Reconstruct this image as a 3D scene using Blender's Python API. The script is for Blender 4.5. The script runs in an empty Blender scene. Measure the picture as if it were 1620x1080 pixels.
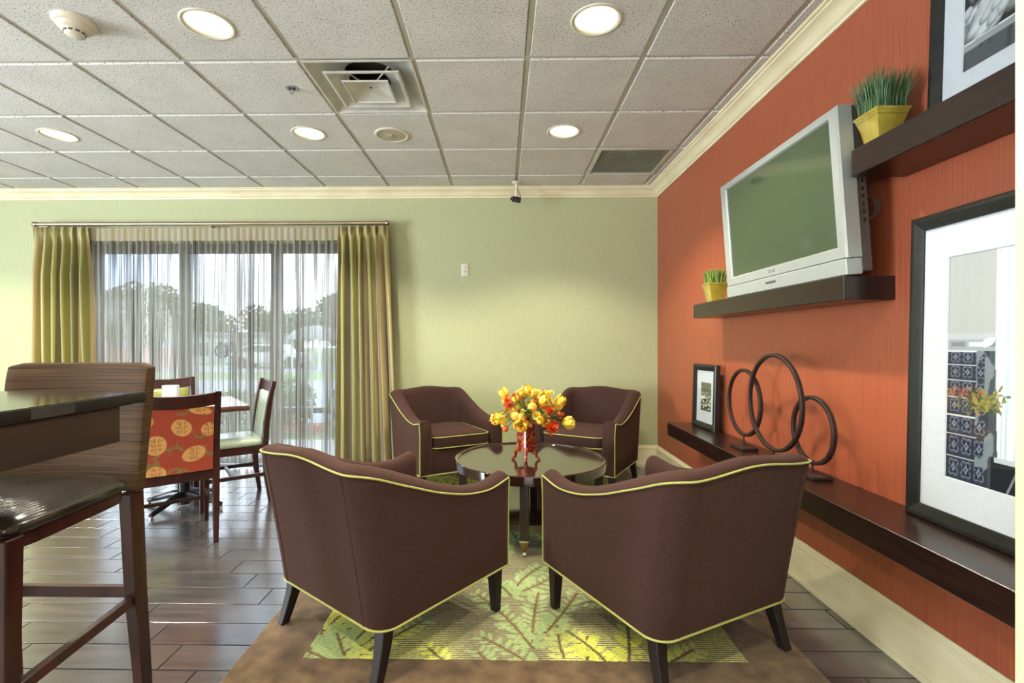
import bpy, bmesh, math, random
import numpy as np
from mathutils import Vector, Matrix, Euler
rnd = random.Random(7)
PI = math.pi
C = bpy.context.scene.collection
scene = bpy.context.scene
CAM_H = 1.21
CEIL = 2.71
YB = 4.855        # back wall plane
XR = 1.515        # right wall plane
XL = -7.4
YN = -3.6

def srgb(r, g, b):
    f = lambda c: c / 12.92 if c <= 0.04045 else ((c + 0.055) / 1.055) ** 2.4
    return (f(r / 255), f(g / 255), f(b / 255))

# ------------------------------------------------------------------ camera, sky, lights, exposure
cam_d = bpy.data.cameras.new('camera')
cam = bpy.data.objects.new('camera', cam_d); C.objects.link(cam)
cam.location = (0, 0, CAM_H)
cam.rotation_euler = (PI / 2, 0, math.atan(13 / 782))
cam_d.sensor_width = 36; cam_d.lens = 782 / 1620 * 36
cam_d.shift_x = 0.0173; cam_d.shift_y = 0.0006
cam_d.clip_start = 0.02; cam_d.clip_end = 400
scene.camera = cam

scene.view_settings.view_transform = 'Standard'
scene.view_settings.look = 'None'
scene.view_settings.gamma = 1
scene.view_settings.use_curve_mapping = False
scene.view_settings.exposure = 0.34

world = bpy.data.worlds.new('sky'); scene.world = world
world.use_nodes = True
wn = world.node_tree; wn.nodes.clear()
w_out = wn.nodes.new('ShaderNodeOutputWorld'); w_bg = wn.nodes.new('ShaderNodeBackground')
w_tc = wn.nodes.new('ShaderNodeTexCoord'); w_no = wn.nodes.new('ShaderNodeTexNoise'); w_cr = wn.nodes.new('ShaderNodeValToRGB')
w_no.inputs['Scale'].default_value = 3.0; w_no.inputs['Detail'].default_value = 6
w_cr.color_ramp.elements[0].position = 0.42; w_cr.color_ramp.elements[0].color = (*srgb(176, 203, 240), 1)
w_cr.color_ramp.elements[1].position = 0.62; w_cr.color_ramp.elements[1].color = (*srgb(238, 244, 255), 1)
wn.links.new(w_tc.outputs['Generated'], w_no.inputs['Vector']); wn.links.new(w_no.outputs['Fac'], w_cr.inputs['Fac'])
wn.links.new(w_cr.outputs['Color'], w_bg.inputs['Color']); wn.links.new(w_bg.outputs[0], w_out.inputs['Surface'])
w_bg.inputs['Strength'].default_value = 5.6

def area(name, loc, rot, size, power, color):
    d = bpy.data.lights.new(name, 'AREA'); d.shape = 'RECTANGLE'; d.size, d.size_y = size; d.energy = power; d.color = color
    o = bpy.data.objects.new(name, d); C.objects.link(o); o.location = loc; o.rotation_euler = rot
    return o
sun_d = bpy.data.lights.new('sun', 'SUN'); sun_d.energy = 1.6; sun_d.angle = math.radians(1.5); sun_d.color = (1, 0.96, 0.9)
sun = bpy.data.objects.new('sun', sun_d); C.objects.link(sun); sun.rotation_euler = (math.radians(38), math.radians(12), 0)
# daylight at the side wall's tall window, and an added fill lamp behind the camera (both out of view)
area('daylight_side_window', (-7.25, .1, 1.35), (0, -PI / 2 - .4, 0), (2.3, 2.4), 480, (0.88, 0.94, 1.0))
area('lobby_fill_lamp', (-2.2, -3.45, 1.45), (PI / 2 + .8, 0, 0), (6.5, 1.8), 240, (0.97, 0.98, 1.0))
LAMP_COLOR = (1.0, 0.91, 0.72)
LAMP_W = 30

# ------------------------------------------------------------------ materials
def nodes_of(m):
    m.use_nodes = True
    return m.node_tree.nodes, m.node_tree.links
def mat(name, col, rough=0.5, metal=0.0, spec=0.5, col2=None, scale=(20, 20, 20), detail=4, lo=0.35, hi=0.65,
        bump=0.0, bscale=None, bdist=0.002, sheen=0.0, coat=0.0, rvar=0.0, randv=0.0, island=False, coords='Object', sheen_col=None):
    """principled surface: two colours mixed by a stretched noise, optional bump and per-object variation"""
    m = bpy.data.materials.new(name); N, L = nodes_of(m)
    b = N['Principled BSDF']
    b.inputs['Base Color'].default_value = (*col, 1); b.inputs['Roughness'].default_value = rough
    b.inputs['Metallic'].default_value = metal; b.inputs['Specular IOR Level'].default_value = spec
    b.inputs['Sheen Weight'].default_value = sheen; b.inputs['Coat Weight'].default_value = coat
    b.inputs['Coat Roughness'].default_value = 0.06
    if sheen_col: b.inputs['Sheen Tint'].default_value = (*sheen_col, 1)
    tc = N.new('ShaderNodeTexCoord'); out = tc.outputs[coords]
    if randv:
        oi = N.new('ShaderNodeObjectInfo'); ad = N.new('ShaderNodeVectorMath'); ad.operation = 'MULTIPLY_ADD'
        L.new(oi.outputs['Random'], ad.inputs[0]); ad.inputs[1].default_value = (37, 53, 71); L.new(out, ad.inputs[2]); out = ad.outputs[0]
    last = None
    if col2 is not None:
        mp = N.new('ShaderNodeMapping'); mp.inputs['Scale'].default_value = scale; L.new(out, mp.inputs['Vector'])
        no = N.new('ShaderNodeTexNoise'); no.inputs['Scale'].default_value = 1; no.inputs['Detail'].default_value = detail
        L.new(mp.outputs[0], no.inputs['Vector'])
        cr = N.new('ShaderNodeValToRGB'); cr.color_ramp.elements[0].position = lo; cr.color_ramp.elements[1].position = hi
        cr.color_ramp.elements[0].color = (*col, 1); cr.color_ramp.elements[1].color = (*col2, 1)
        L.new(no.outputs['Fac'], cr.inputs['Fac']); last = cr.outputs['Color']
        if rvar:
            mr = N.new('ShaderNodeMapRange'); mr.inputs['To Min'].default_value = rough - rvar; mr.inputs['To Max'].default_value = rough + rvar
            L.new(no.outputs['Fac'], mr.inputs['Value']); L.new(mr.outputs[0], b.inputs['Roughness'])
    if randv and last:
        hs = N.new('ShaderNodeHueSaturation'); mr2 = N.new('ShaderNodeMapRange')
        mr2.inputs['To Min'].default_value = 1 - randv; mr2.inputs['To Max'].default_value = 1 + randv
        L.new(oi.outputs['Random'], mr2.inputs['Value']); L.new(mr2.outputs[0], hs.inputs['Value']); L.new(last, hs.inputs['Color']); last = hs.outputs[0]
    if last: L.new(last, b.inputs['Base Color'])
    if bump:
        mp = N.new('ShaderNodeMapping'); mp.inputs['Scale'].default_value = bscale or scale; L.new(out, mp.inputs['Vector'])
        no = N.new('ShaderNodeTexNoise'); no.inputs['Scale'].default_value = 1; no.inputs['Detail'].default_value = 3; L.new(mp.outputs[0], no.inputs['Vector'])
        bp = N.new('ShaderNodeBump'); bp.inputs['Strength'].default_value = bump; bp.inputs['Distance'].default_value = bdist
        L.new(no.outputs['Fac'], bp.inputs['Height']); L.new(bp.outputs[0], b.inputs['Normal'])
    return m
def emit(name, col, s):
    m = bpy.data.materials.new(name); N, L = nodes_of(m); N.clear()
    e = N.new('ShaderNodeEmission'); e.inputs[0].default_value = (*col, 1); e.inputs[1].default_value = s
    o = N.new('ShaderNodeOutputMaterial'); L.new(e.outputs[0], o.inputs[0]); return m
def vcol(name, rough=0.6, spec=0.3, weave=None, bump=0.0, sheen=0.0, transl=0.0, coat=0.0):
    """surface coloured by the printed colour attribute of its mesh"""
    m = bpy.data.materials.new(name); N, L = nodes_of(m); b = N['Principled BSDF']
    a = N.new('ShaderNodeAttribute'); a.attribute_name = 'print'; last = a.outputs['Color']
    b.inputs['Roughness'].default_value = rough; b.inputs['Specular IOR Level'].default_value = spec; b.inputs['Sheen Weight'].default_value = sheen
    b.inputs['Coat Weight'].default_value = coat; b.inputs['Coat Roughness'].default_value = 0.04
    if weave or bump:
        tc = N.new('ShaderNodeTexCoord'); mp = N.new('ShaderNodeMapping'); mp.inputs['Scale'].default_value = (weave or ((300, 300, 300), 0))[0]
        L.new(tc.outputs['Object'], mp.inputs['Vector'])
        no = N.new('ShaderNodeTexNoise'); no.inputs['Scale'].default_value = 1; no.inputs['Detail'].default_value = 2; L.new(mp.outputs[0], no.inputs['Vector'])
        if weave:
            mr = N.new('ShaderNodeMapRange'); mr.inputs['From Min'].default_value = .4; mr.inputs['From Max'].default_value = .6
            mr.inputs['To Min'].default_value = 1 - weave[1]; mr.inputs['To Max'].default_value = 1 + weave[1] * .6
            L.new(no.outputs['Fac'], mr.inputs['Value'])
            vm = N.new('ShaderNodeVectorMath'); vm.operation = 'SCALE'; L.new(last, vm.inputs[0]); L.new(mr.outputs[0], vm.inputs['Scale']); last = vm.outputs[0]
        if bump:
            bp = N.new('ShaderNodeBump'); bp.inputs['Strength'].default_value = bump; bp.inputs['Distance'].default_value = .005
            L.new(no.outputs['Fac'], bp.inputs['Height']); L.new(bp.outputs[0], b.inputs['Normal'])
    L.new(last, b.inputs['Base Color'])
    if transl:
        tr = N.new('ShaderNodeBsdfTranslucent'); L.new(last, tr.inputs['Color']); mx = N.new('ShaderNodeMixShader'); mx.inputs[0].default_value = transl
        L.new(b.outputs[0], mx.inputs[1]); L.new(tr.outputs[0], mx.inputs[2]); L.new(mx.outputs[0], N['Material Output'].inputs[0])
    return m
def glass_mat(name, tint=(1, 1, 1), rough=0.0, f0=1.45):
    m = bpy.data.materials.new(name); N, L = nodes_of(m); N.clear()
    o = N.new('ShaderNodeOutputMaterial'); t = N.new('ShaderNodeBsdfTransparent'); t.inputs[0].default_value = (*tint, 1)
    g = N.new('ShaderNodeBsdfGlossy'); g.inputs['Roughness'].default_value = rough; f = N.new('ShaderNodeLayerWeight'); f.inputs['Blend'].default_value = .5
    pw = N.new('ShaderNodeMath'); pw.operation = 'POWER'; L.new(f.outputs['Facing'], pw.inputs[0]); pw.inputs[1].default_value = 5
    ma = N.new('ShaderNodeMath'); ma.operation = 'MULTIPLY_ADD'; L.new(pw.outputs[0], ma.inputs[0]); ma.inputs[1].default_value = .9; ma.inputs[2].default_value = .03 * f0 / 1.45; f = ma
    mx = N.new('ShaderNodeMixShader'); L.new(f.outputs[0], mx.inputs[0]); L.new(t.outputs[0], mx.inputs[1]); L.new(g.outputs[0], mx.inputs[2]); L.new(mx.outputs[0], o.inputs[0])
    return m

M = {}
M['orange_wall'] = mat('orange_grasscloth', srgb(138, 63, 37), .42, col2=srgb(170, 92, 62), scale=(60, 300, 2.4), detail=3, lo=.2, hi=.8, bump=.5, bscale=(60, 260, 3), bdist=.003, spec=.6)
M['green_wall'] = mat('sage_wallpaper', srgb(166, 171, 132), .75, col2=srgb(175, 180, 142), scale=(160, 90, 9), detail=5, bump=.2, bscale=(120, 60, 8), bdist=.001)
M['cream_wall'] = mat('cream_plaster', srgb(214, 206, 160), .55, col2=srgb(226, 219, 178), scale=(30, 30, 4), bump=.1)
M['trim'] = mat('cream_trim_paint', srgb(228, 220, 188), .38, col2=srgb(216, 206, 170), scale=(4, 4, 9), bump=.03)
M['tile'] = None
M['grid'] = mat('grid_metal', srgb(196, 194, 182), .45, col2=srgb(180, 178, 166), scale=(3, 3, 3))
M['plank'] = mat('woodlook_porcelain', srgb(52, 49, 50), .22, col2=srgb(86, 81, 82), scale=(2.2, 26, 20), detail=6, lo=.25, hi=.8, bump=.25, bscale=(5, 60, 20), bdist=.0012, rvar=.04, randv=.12, spec=1.0, coat=1.0)
M['plank'].node_tree.nodes['Principled BSDF'].inputs['Coat Roughness'].default_value = .19
M['plank'].node_tree.nodes['Principled BSDF'].inputs['Coat IOR'].default_value = 1.65
M['grout'] = mat('grout', srgb(40, 34, 30), .9, col2=srgb(52, 45, 39), scale=(60, 60, 60), bump=.2)
M['espresso'] = mat('espresso_wood', srgb(26, 14, 12), .28, col2=srgb(38, 22, 18), scale=(40, 4, 40), detail=6, bump=.04, bscale=(60, 6, 60), coat=.1)
M['cherry'] = mat('cherry_wood', srgb(34, 11, 9), .34, col2=srgb(56, 21, 16), scale=(30, 30, 4), detail=5, bump=.05, coat=.1)
M['fabric'] = mat('brown_wool', srgb(30, 20, 19), .95, col2=srgb(76, 53, 48), scale=(420, 420, 420), detail=4, lo=.3, hi=.75, bump=.25, bscale=(420, 420, 420), bdist=.001, sheen=.16, sheen_col=srgb(190, 150, 130), spec=.1)
M['piping'] = mat('lime_piping', srgb(140, 142, 62), .7, col2=srgb(160, 162, 84), scale=(300, 300, 300), bump=.3, sheen=.2)
M['chairleg'] = mat('black_brown_leg', srgb(20, 13, 13), .5, spec=.3, col2=srgb(30, 20, 18), scale=(40, 40, 6))
M['black_frame'] = mat('black_frame', srgb(22, 23, 22), .35, col2=srgb(32, 33, 31), scale=(30, 30, 30))
M['matboard'] = mat('white_matboard', srgb(200, 204, 210), .8, col2=srgb(194, 198, 205), scale=(80, 80, 80))
M['iron'] = mat('dark_iron', srgb(44, 31, 28), .5, metal=.3, col2=srgb(60, 43, 38), scale=(60, 60, 60), bump=.15)
M['silver'] = mat('silver_plastic', srgb(164, 170, 168), .36, metal=.3, col2=srgb(160, 165, 163), scale=(50, 50, 50))
M['silver_dark'] = mat('grey_plastic', srgb(84, 76, 72), .42, col2=srgb(76, 68, 64), scale=(50, 50, 50))
M['screen'] = mat('screen_glass', srgb(48, 63, 45), .09, col2=srgb(54, 70, 48), scale=(2, 2, 2), spec=1.0, coat=.8)  # green of the reflected wall is mixed into the base colour
M['black'] = mat('black_plastic', srgb(14, 14, 15), .4, col2=srgb(20, 20, 21), scale=(60, 60, 60))
M['pot'] = mat('mustard_glaze', srgb(158, 138, 46), .14, col2=srgb(176, 157, 64), scale=(18, 18, 18), coat=.8, spec=.7)
M['soil'] = mat('dark_soil', srgb(40, 30, 20), .95, col2=srgb(64, 50, 34), scale=(150, 150, 150), bump=.8)
M['grass_dark'] = mat('wheatgrass_dark', srgb(38, 74, 44), .6, col2=srgb(96, 130, 84), scale=(90, 90, 14))
M['grass_lime'] = mat('wheatgrass_lime', srgb(70, 104, 36), .6, col2=srgb(150, 176, 76), scale=(90, 90, 14))
M['white_plastic'] = mat('white_plastic', srgb(214, 210, 192), .4, col2=srgb(204, 200, 182), scale=(20, 20, 20))
M['brass'] = mat('antique_brass', srgb(176, 150, 100), .25, metal=1, col2=srgb(150, 124, 80), scale=(60, 60, 60))
M['chrome'] = mat('chrome', srgb(215, 215, 215), .12, metal=1, col2=srgb(200, 200, 200), scale=(20, 20, 20))
M['satin_nickel'] = mat('satin_nickel', srgb(176, 160, 140), .28, metal=1, col2=srgb(160, 144, 124), scale=(5, 60, 60))
M['granite'] = mat('black_granite', srgb(20, 18, 17), .13, col2=srgb(70, 64, 58), scale=(160, 160, 160), detail=2, lo=.56, hi=.74, spec=.6)
M['counter_wood'] = mat('dark_brown_panel', srgb(30, 20, 14), .5, col2=srgb(44, 30, 20), scale=(4, 4, 7), detail=5)
M['stool_fabric'] = mat('striated_brown_vinyl', srgb(34, 23, 14), .75, spec=.2, col2=srgb(92, 68, 42), scale=(3, 3, 260), detail=4, lo=.3, hi=.8, bump=.3, bscale=(3, 3, 300), bdist=.001)
M['vinyl_green'] = mat('olive_vinyl', srgb(134, 140, 66), .36, col2=srgb(146, 152, 80), scale=(30, 30, 30), bump=.1, coat=.15)
M['vinyl_pale'] = mat('pale_vinyl', srgb(150, 164, 146), .3, col2=srgb(160, 173, 156), scale=(30, 30, 30), bump=.1, coat=.3)
M['table_laminate'] = mat('grey_laminate', srgb(128, 122, 120), .2, col2=srgb(142, 136, 134), scale=(50, 50, 50), coat=.5)
M['table_edge'] = mat('table_edge_wood', srgb(66, 40, 36), .4, col2=srgb(84, 54, 46), scale=(10, 10, 60))
M['cast_black'] = mat('cast_black', srgb(16, 17, 18), .3, metal=.4, col2=srgb(24, 25, 27), scale=(50, 50, 50))
M['aluminium'] = mat('bronze_aluminium', srgb(46, 47, 50), .45, metal=.4, col2=srgb(56, 57, 60), scale=(20, 20, 20))
M['glass'] = glass_mat('window_glass', (.96, .98, .97))
M['pic_glass'] = glass_mat('picture_glass', (.99, 1, 1), .0, 1.5)
M['diffuser'] = mat('diffuser_paint', srgb(206, 206, 196), .3, metal=.15, col2=srgb(192, 192, 182), scale=(8, 8, 8))
M['lens'] = emit('lamp_lens', (1.0, 0.95, 0.60), 1.5)
M['lacquer'] = None
M['leaf'] = mat('leaf_green', srgb(58, 104, 44), .5, col2=srgb(142, 168, 84), scale=(60, 60, 60))
M['yellow_petal'] = mat('yellow_petal', srgb(244, 208, 40), .5, col2=srgb(252, 236, 120), scale=(60, 60, 60), sheen=.2)
M['red_petal'] = mat('red_orange_petal', srgb(205, 50, 14), .5, col2=srgb(236, 96, 30), scale=(70, 70, 70))
M['peach_fruit'] = mat('peach_berry', srgb(226, 150, 46), .4, col2=srgb(238, 180, 80), scale=(50, 50, 50))
M['red_berry'] = mat('red_berry', srgb(196, 74, 30), .35, col2=srgb(220, 110, 40), scale=(70, 70, 70))
M['rugborder'] = mat('rug_border_pile', srgb(72, 56, 38), 1, col2=srgb(112, 90, 64), scale=(14, 14, 14), detail=7, lo=.3, hi=.7, bump=.6, bscale=(240, 240, 240), bdist=.003, spec=.05, sheen=.2)
M['asphalt'] = mat('asphalt', srgb(104, 106, 110), .9, col2=srgb(120, 122, 126), scale=(1, 1, 1), bump=.2)
M['lawn'] = mat('lawn', srgb(70, 90, 44), .95, col2=srgb(96, 112, 60), scale=(2, 2, 2), detail=6)
M['foliage'] = mat('tree_leaves', srgb(40, 56, 36), .8, col2=srgb(76, 94, 62), scale=(1.4, 1.4, 1.4), detail=4)
M['shrub_leaf'] = mat('shrub_leaves', srgb(56, 84, 44), .7, col2=srgb(110, 136, 84), scale=(9, 9, 9))
M['bark'] = mat('bark', srgb(74, 60, 48), .9, col2=srgb(98, 82, 66), scale=(10, 10, 3), bump=.5)
M['housewall'] = mat('pale_siding', srgb(124, 134, 130), .8, col2=srgb(136, 144, 140), scale=(.5, .5, 12))
M['houseroof'] = mat('grey_shingle', srgb(96, 98, 96), .9, col2=srgb(116, 118, 114), scale=(4, 4, 14))
M['redfence'] = mat('red_brown_fence', srgb(112, 70, 58), .8, col2=srgb(130, 84, 70), scale=(8, 8, 2), randv=.1)
M['signdark'] = mat('sign_grey', srgb(66, 70, 74), .6, col2=srgb(80, 84, 88), scale=(8, 8, 8))
M['whitepaint'] = mat('white_paint', srgb(170, 170, 166), .6, col2=srgb(160, 160, 156), scale=(8, 8, 8))
M['pinkflower'] = mat('pink_blossom', srgb(150, 70, 66), .6, col2=srgb(176, 110, 100), scale=(40, 40, 40))
M['ledmark'] = mat('grey_print', srgb(70, 72, 70), .5, col2=srgb(80, 82, 80), scale=(50, 50, 50))

def tile_material():
    m = mat('fissured_ceiling_tile', srgb(214, 214, 208), .9, col2=srgb(206, 206, 199), scale=(4, 4, 4), spec=.1, randv=.02)
    N, L = nodes_of(m); b = N['Principled BSDF']
    tc = N.new('ShaderNodeTexCoord'); oi = N.new('ShaderNodeObjectInfo'); ad = N.new('ShaderNodeVectorMath'); ad.operation = 'MULTIPLY_ADD'
    L.new(oi.outputs['Random'], ad.inputs[0]); ad.inputs[1].default_value = (31, 47, 0); L.new(tc.outputs['Object'], ad.inputs[2])
    mp = N.new('ShaderNodeMapping'); mp.inputs['Scale'].default_value = (150, 105, 1); L.new(ad.outputs[0], mp.inputs['Vector'])
    no = N.new('ShaderNodeTexNoise'); no.inputs['Scale'].default_value = 1; no.inputs['Detail'].default_value = 3; no.inputs['Roughness'].default_value = .65
    L.new(mp.outputs[0], no.inputs['Vector'])
    cr = N.new('ShaderNodeValToRGB'); cr.color_ramp.elements[0].position = .36; cr.color_ramp.elements[0].color = (*srgb(84, 78, 70), 1)
    cr.color_ramp.elements[1].position = .41; cr.color_ramp.elements[1].color = (1, 1, 1, 1); L.new(no.outputs['Fac'], cr.inputs['Fac'])
    src = b.inputs['Base Color'].links[0].from_socket
    mx = N.new('ShaderNodeMix'); mx.data_type = 'RGBA'; mx.blend_type = 'MULTIPLY'; mx.inputs[0].default_value = 1
    L.new(src, mx.inputs[6]); L.new(cr.outputs[0], mx.inputs[7]); L.new(mx.outputs[2], b.inputs['Base Color'])
    bp = N.new('ShaderNodeBump'); bp.inputs['Strength'].default_value = .6; bp.inputs['Distance'].default_value = .002
    L.new(cr.outputs[0], bp.inputs['Height']); L.new(bp.outputs[0], b.inputs['Normal'])
    return m
M['tile'] = tile_material()

def ribbed_material():
    m = mat('ribbed_black_vinyl', srgb(22, 20, 15), .3, col2=srgb(36, 32, 25), scale=(3, 3, 3), spec=.6)
    N, L = nodes_of(m); b = N['Principled BSDF']; tc = N.new('ShaderNodeTexCoord')
    wv = N.new('ShaderNodeTexWave'); wv.bands_direction = 'X'; wv.inputs['Scale'].default_value = 30; wv.inputs['Distortion'].default_value = 0
    wv.inputs['Detail'].default_value = 0
    L.new(tc.outputs['Object'], wv.inputs['Vector']); bp = N.new('ShaderNodeBump'); bp.inputs['Strength'].default_value = .8; bp.inputs['Distance'].default_value = .002
    L.new(wv.outputs['Fac'], bp.inputs['Height']); L.new(bp.outputs[0], b.inputs['Normal']); return m
M['ribbed'] = ribbed_material()
M['ribbed_plain'] = mat('ribbed_vinyl_top', srgb(26, 23, 17), .24, col2=srgb(42, 37, 29), scale=(3, 3, 3), spec=.8)

def lacquer_material():
    m = mat('red_gold_lacquer', srgb(132, 16, 16), .22, col2=srgb(176, 112, 36), scale=(46, 46, 46), detail=5, lo=.52, hi=.58, coat=.8, spec=.7, bump=.2)
    return m
M['lacquer'] = lacquer_material()

def tulip_material():
    m = mat('striped_tulip', srgb(250, 220, 78), .45, col2=srgb(206, 60, 20), scale=(55, 55, 12), detail=2, lo=.57, hi=.68, coords='Object')
    return m
M['tulip'] = tulip_material()

def sheer_material(dense):
    m = bpy.data.materials.new('string_sheer_heading' if dense else 'string_sheer'); N, L = nodes_of(m); N.clear()
    out = N.new('ShaderNodeOutputMaterial'); tc = N.new('ShaderNodeTexCoord')
    mp = N.new('ShaderNodeMapping'); mp.inputs['Scale'].default_value = (125, 1, .5); L.new(tc.outputs['Object'], mp.inputs['Vector'])
    n1 = N.new('ShaderNodeTexNoise'); n1.inputs['Scale'].default_value = 1; n1.inputs['Detail'].default_value = 3; n1.inputs['Roughness'].default_value = .6; L.new(mp.outputs[0], n1.inputs['Vector'])
    mp2 = N.new('ShaderNodeMapping'); mp2.inputs['Scale'].default_value = (11, 1, .35); L.new(tc.outputs['Object'], mp2.inputs['Vector'])
    n2 = N.new('ShaderNodeTexNoise'); n2.inputs['Scale'].default_value = 1; n2.inputs['Detail'].default_value = 2; L.new(mp2.outputs[0], n2.inputs['Vector'])
    mad = N.new('ShaderNodeMath'); mad.operation = 'MULTIPLY_ADD'; L.new(n2.outputs['Fac'], mad.inputs[0]); mad.inputs[1].default_value = .55; mad.inputs[2].default_value = -.275
    sm = N.new('ShaderNodeMath'); sm.operation = 'ADD'; L.new(n1.outputs['Fac'], sm.inputs[0]); L.new(mad.outputs[0], sm.inputs[1])
    al = N.new('ShaderNodeMapRange'); al.inputs['From Min'].default_value = .42; al.inputs['From Max'].default_value = .51
    al.inputs['To Min'].default_value = (.8 if dense else .32); al.inputs['To Max'].default_value = (.97 if dense else .95); L.new(sm.outputs[0], al.inputs['Value'])
    cr = N.new('ShaderNodeValToRGB'); cr.color_ramp.elements[0].position = .35; cr.color_ramp.elements[0].color = (*srgb(206, 204, 192), 1)
    cr.color_ramp.elements[1].position = .65; cr.color_ramp.elements[1].color = (*(srgb(176, 160, 120) if dense else srgb(84, 80, 72)), 1); L.new(sm.outputs[0], cr.inputs['Fac'])
    d = N.new('ShaderNodeBsdfDiffuse'); t = N.new('ShaderNodeBsdfTranslucent'); tr = N.new('ShaderNodeBsdfTransparent')
    L.new(cr.outputs[0], d.inputs[0]); L.new(cr.outputs[0], t.inputs[0])
    m1 = N.new('ShaderNodeMixShader'); m1.inputs[0].default_value = .4; L.new(d.outputs[0], m1.inputs[1]); L.new(t.outputs[0], m1.inputs[2])
    m2 = N.new('ShaderNodeMixShader'); L.new(al.outputs[0], m2.inputs[0]); L.new(tr.outputs[0], m2.inputs[1]); L.new(m1.outputs[0], m2.inputs[2]); L.new(m2.outputs[0], out.inputs[0])
    return m
M['sheer'] = sheer_material(False); M['sheer_head'] = sheer_material(True)
M['drape'] = vcol('striped_satin', .42, .5, sheen=.5, bump=.1, transl=.12)
M['rugfield'] = vcol('rug_field', 1, .05, weave=((60, 210, 1), .25), bump=.5)
def rug_weave(m):
    """dark dashes of the flat weave between the cut-pile leaves"""
    N, L = nodes_of(m); b = N['Principled BSDF']; src = b.inputs['Base Color'].links[0].from_socket
    tc = N.new('ShaderNodeTexCoord'); wv = N.new('ShaderNodeTexWave'); wv.bands_direction = 'Y'; wv.inputs['Scale'].default_value = 26; wv.inputs['Distortion'].default_value = 1.2; wv.inputs['Detail Scale'].default_value = 3
    L.new(tc.outputs['Object'], wv.inputs['Vector'])
    mp = N.new('ShaderNodeMapping'); mp.inputs['Scale'].default_value = (75, 80, 1); L.new(tc.outputs['Object'], mp.inputs['Vector']); no = N.new('ShaderNodeTexNoise'); no.inputs['Scale'].default_value = 1; L.new(mp.outputs[0], no.inputs['Vector'])
    ad = N.new('ShaderNodeMath'); ad.operation = 'ADD'; L.new(wv.outputs['Fac'], ad.inputs[0]); L.new(no.outputs['Fac'], ad.inputs[1])
    mr = N.new('ShaderNodeMapRange'); mr.inputs['From Min'].default_value = .95; mr.inputs['From Max'].default_value = 1.15; mr.inputs['To Min'].default_value = 0; mr.inputs['To Max'].default_value = .85; L.new(ad.outputs[0], mr.inputs['Value'])
    at = N.new('ShaderNodeAttribute'); at.attribute_name = 'print'; mu = N.new('ShaderNodeMath'); mu.operation = 'MULTIPLY'; L.new(mr.outputs[0], mu.inputs[0]); L.new(at.outputs['Alpha'], mu.inputs[1])
    mx = N.new('ShaderNodeMix'); mx.data_type = 'RGBA'; L.new(mu.outputs[0], mx.inputs[0]); L.new(src, mx.inputs[6]); mx.inputs[7].default_value = (*srgb(88, 82, 56), 1); L.new(mx.outputs[2], b.inputs['Base Color'])
rug_weave(M['rugfield'])
M['printmat'] = vcol('paper_print', .6, .3)
M['brocade'] = vcol('brocade', .7, .3, weave=((120, 120, 400), .12), bump=.15, sheen=.2)

# ------------------------------------------------------------------ mesh helpers
def new(): return bmesh.new()
def box(bm, x0, x1, y0, y1, z0, z1, mtx=None):
    vs = [bm.verts.new((x, y, z)) for z in (z0, z1) for y in (y0, y1) for x in (x0, x1)]
    for f in ((0, 2, 3, 1), (4, 5, 7, 6), (0, 1, 5, 4), (2, 6, 7, 3), (0, 4, 6, 2), (1, 3, 7, 5)):
        bm.faces.new([vs[i] for i in f])
    if mtx is not None: bmesh.ops.transform(bm, matrix=mtx, verts=vs)
    return vs
def rings(bm, loops, closed=True, cap=True):
    """loft quads between vertex loops given as lists of points"""
    R = [[bm.verts.new(p) for p in lp] for lp in loops]
    n = len(R[0]); m = n if closed else n - 1
    for a, b in zip(R, R[1:]):
        for i in range(m):
            j = (i + 1) % n
            try: bm.faces.new((a[i], a[j], b[j], b[i]))
            except ValueError: pass
    if cap and closed:
        bm.faces.new(R[0][::-1]); bm.faces.new(R[-1])
    return R
def lathe(bm, prof, n=24, c=(0, 0), cap=True, sx=1, sy=1):
    rings(bm, [[(c[0] + r * sx * math.cos(2 * PI * i / n), c[1] + r * sy * math.sin(2 * PI * i / n), z) for i in range(n)] for r, z in prof], cap=cap)
def taper(bm, a, b, sa, sb, ra=0):
    """square post from centre a to centre b"""
    q = [(-.5, -.5), (.5, -.5), (.5, .5), (-.5, .5)]
    rot = Matrix.Rotation(ra, 3, 'Z')
    rings(bm, [[Vector(p) + rot @ Vector((u * (s[0] if isinstance(s, tuple) else s), v * (s[1] if isinstance(s, tuple) else s), 0)) for u, v in q] for p, s in ((a, sa), (b, sb))])
def posts(bm, pts):
    """square post through several (centre, sx, sy)"""
    q = [(-.5, -.5), (.5, -.5), (.5, .5), (-.5, .5)]
    rings(bm, [[Vector(p) + Vector((u * sx, v * sy, 0)) for u, v in q] for p, sx, sy in pts])
def tube(bm, pts, r, n=8, closed=False, flat=None):
    pts = [Vector(p) for p in pts]; N = len(pts); up = None; loops = []
    for i, p in enumerate(pts):
        t = (pts[(i + 1) % N] - pts[i - 1]) if closed else (pts[min(i + 1, N - 1)] - pts[max(i - 1, 0)])
        t.normalize()
        if up is None:
            up = Vector((0, 0, 1)) if abs(t.z) < .9 else Vector((1, 0, 0))
        s = t.cross(up).normalized(); up = s.cross(t).normalized()
        rr = r[i] if isinstance(r, (list, tuple)) else r
        loops.append([p + (s * math.cos(2 * PI * k / n) + up * math.sin(2 * PI * k / n)) * rr for k in range(n)])
    if closed: loops.append(loops[0])
    rings(bm, loops, cap=not closed)
    if closed: bmesh.ops.remove_doubles(bm, verts=bm.verts, dist=1e-5)
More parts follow.
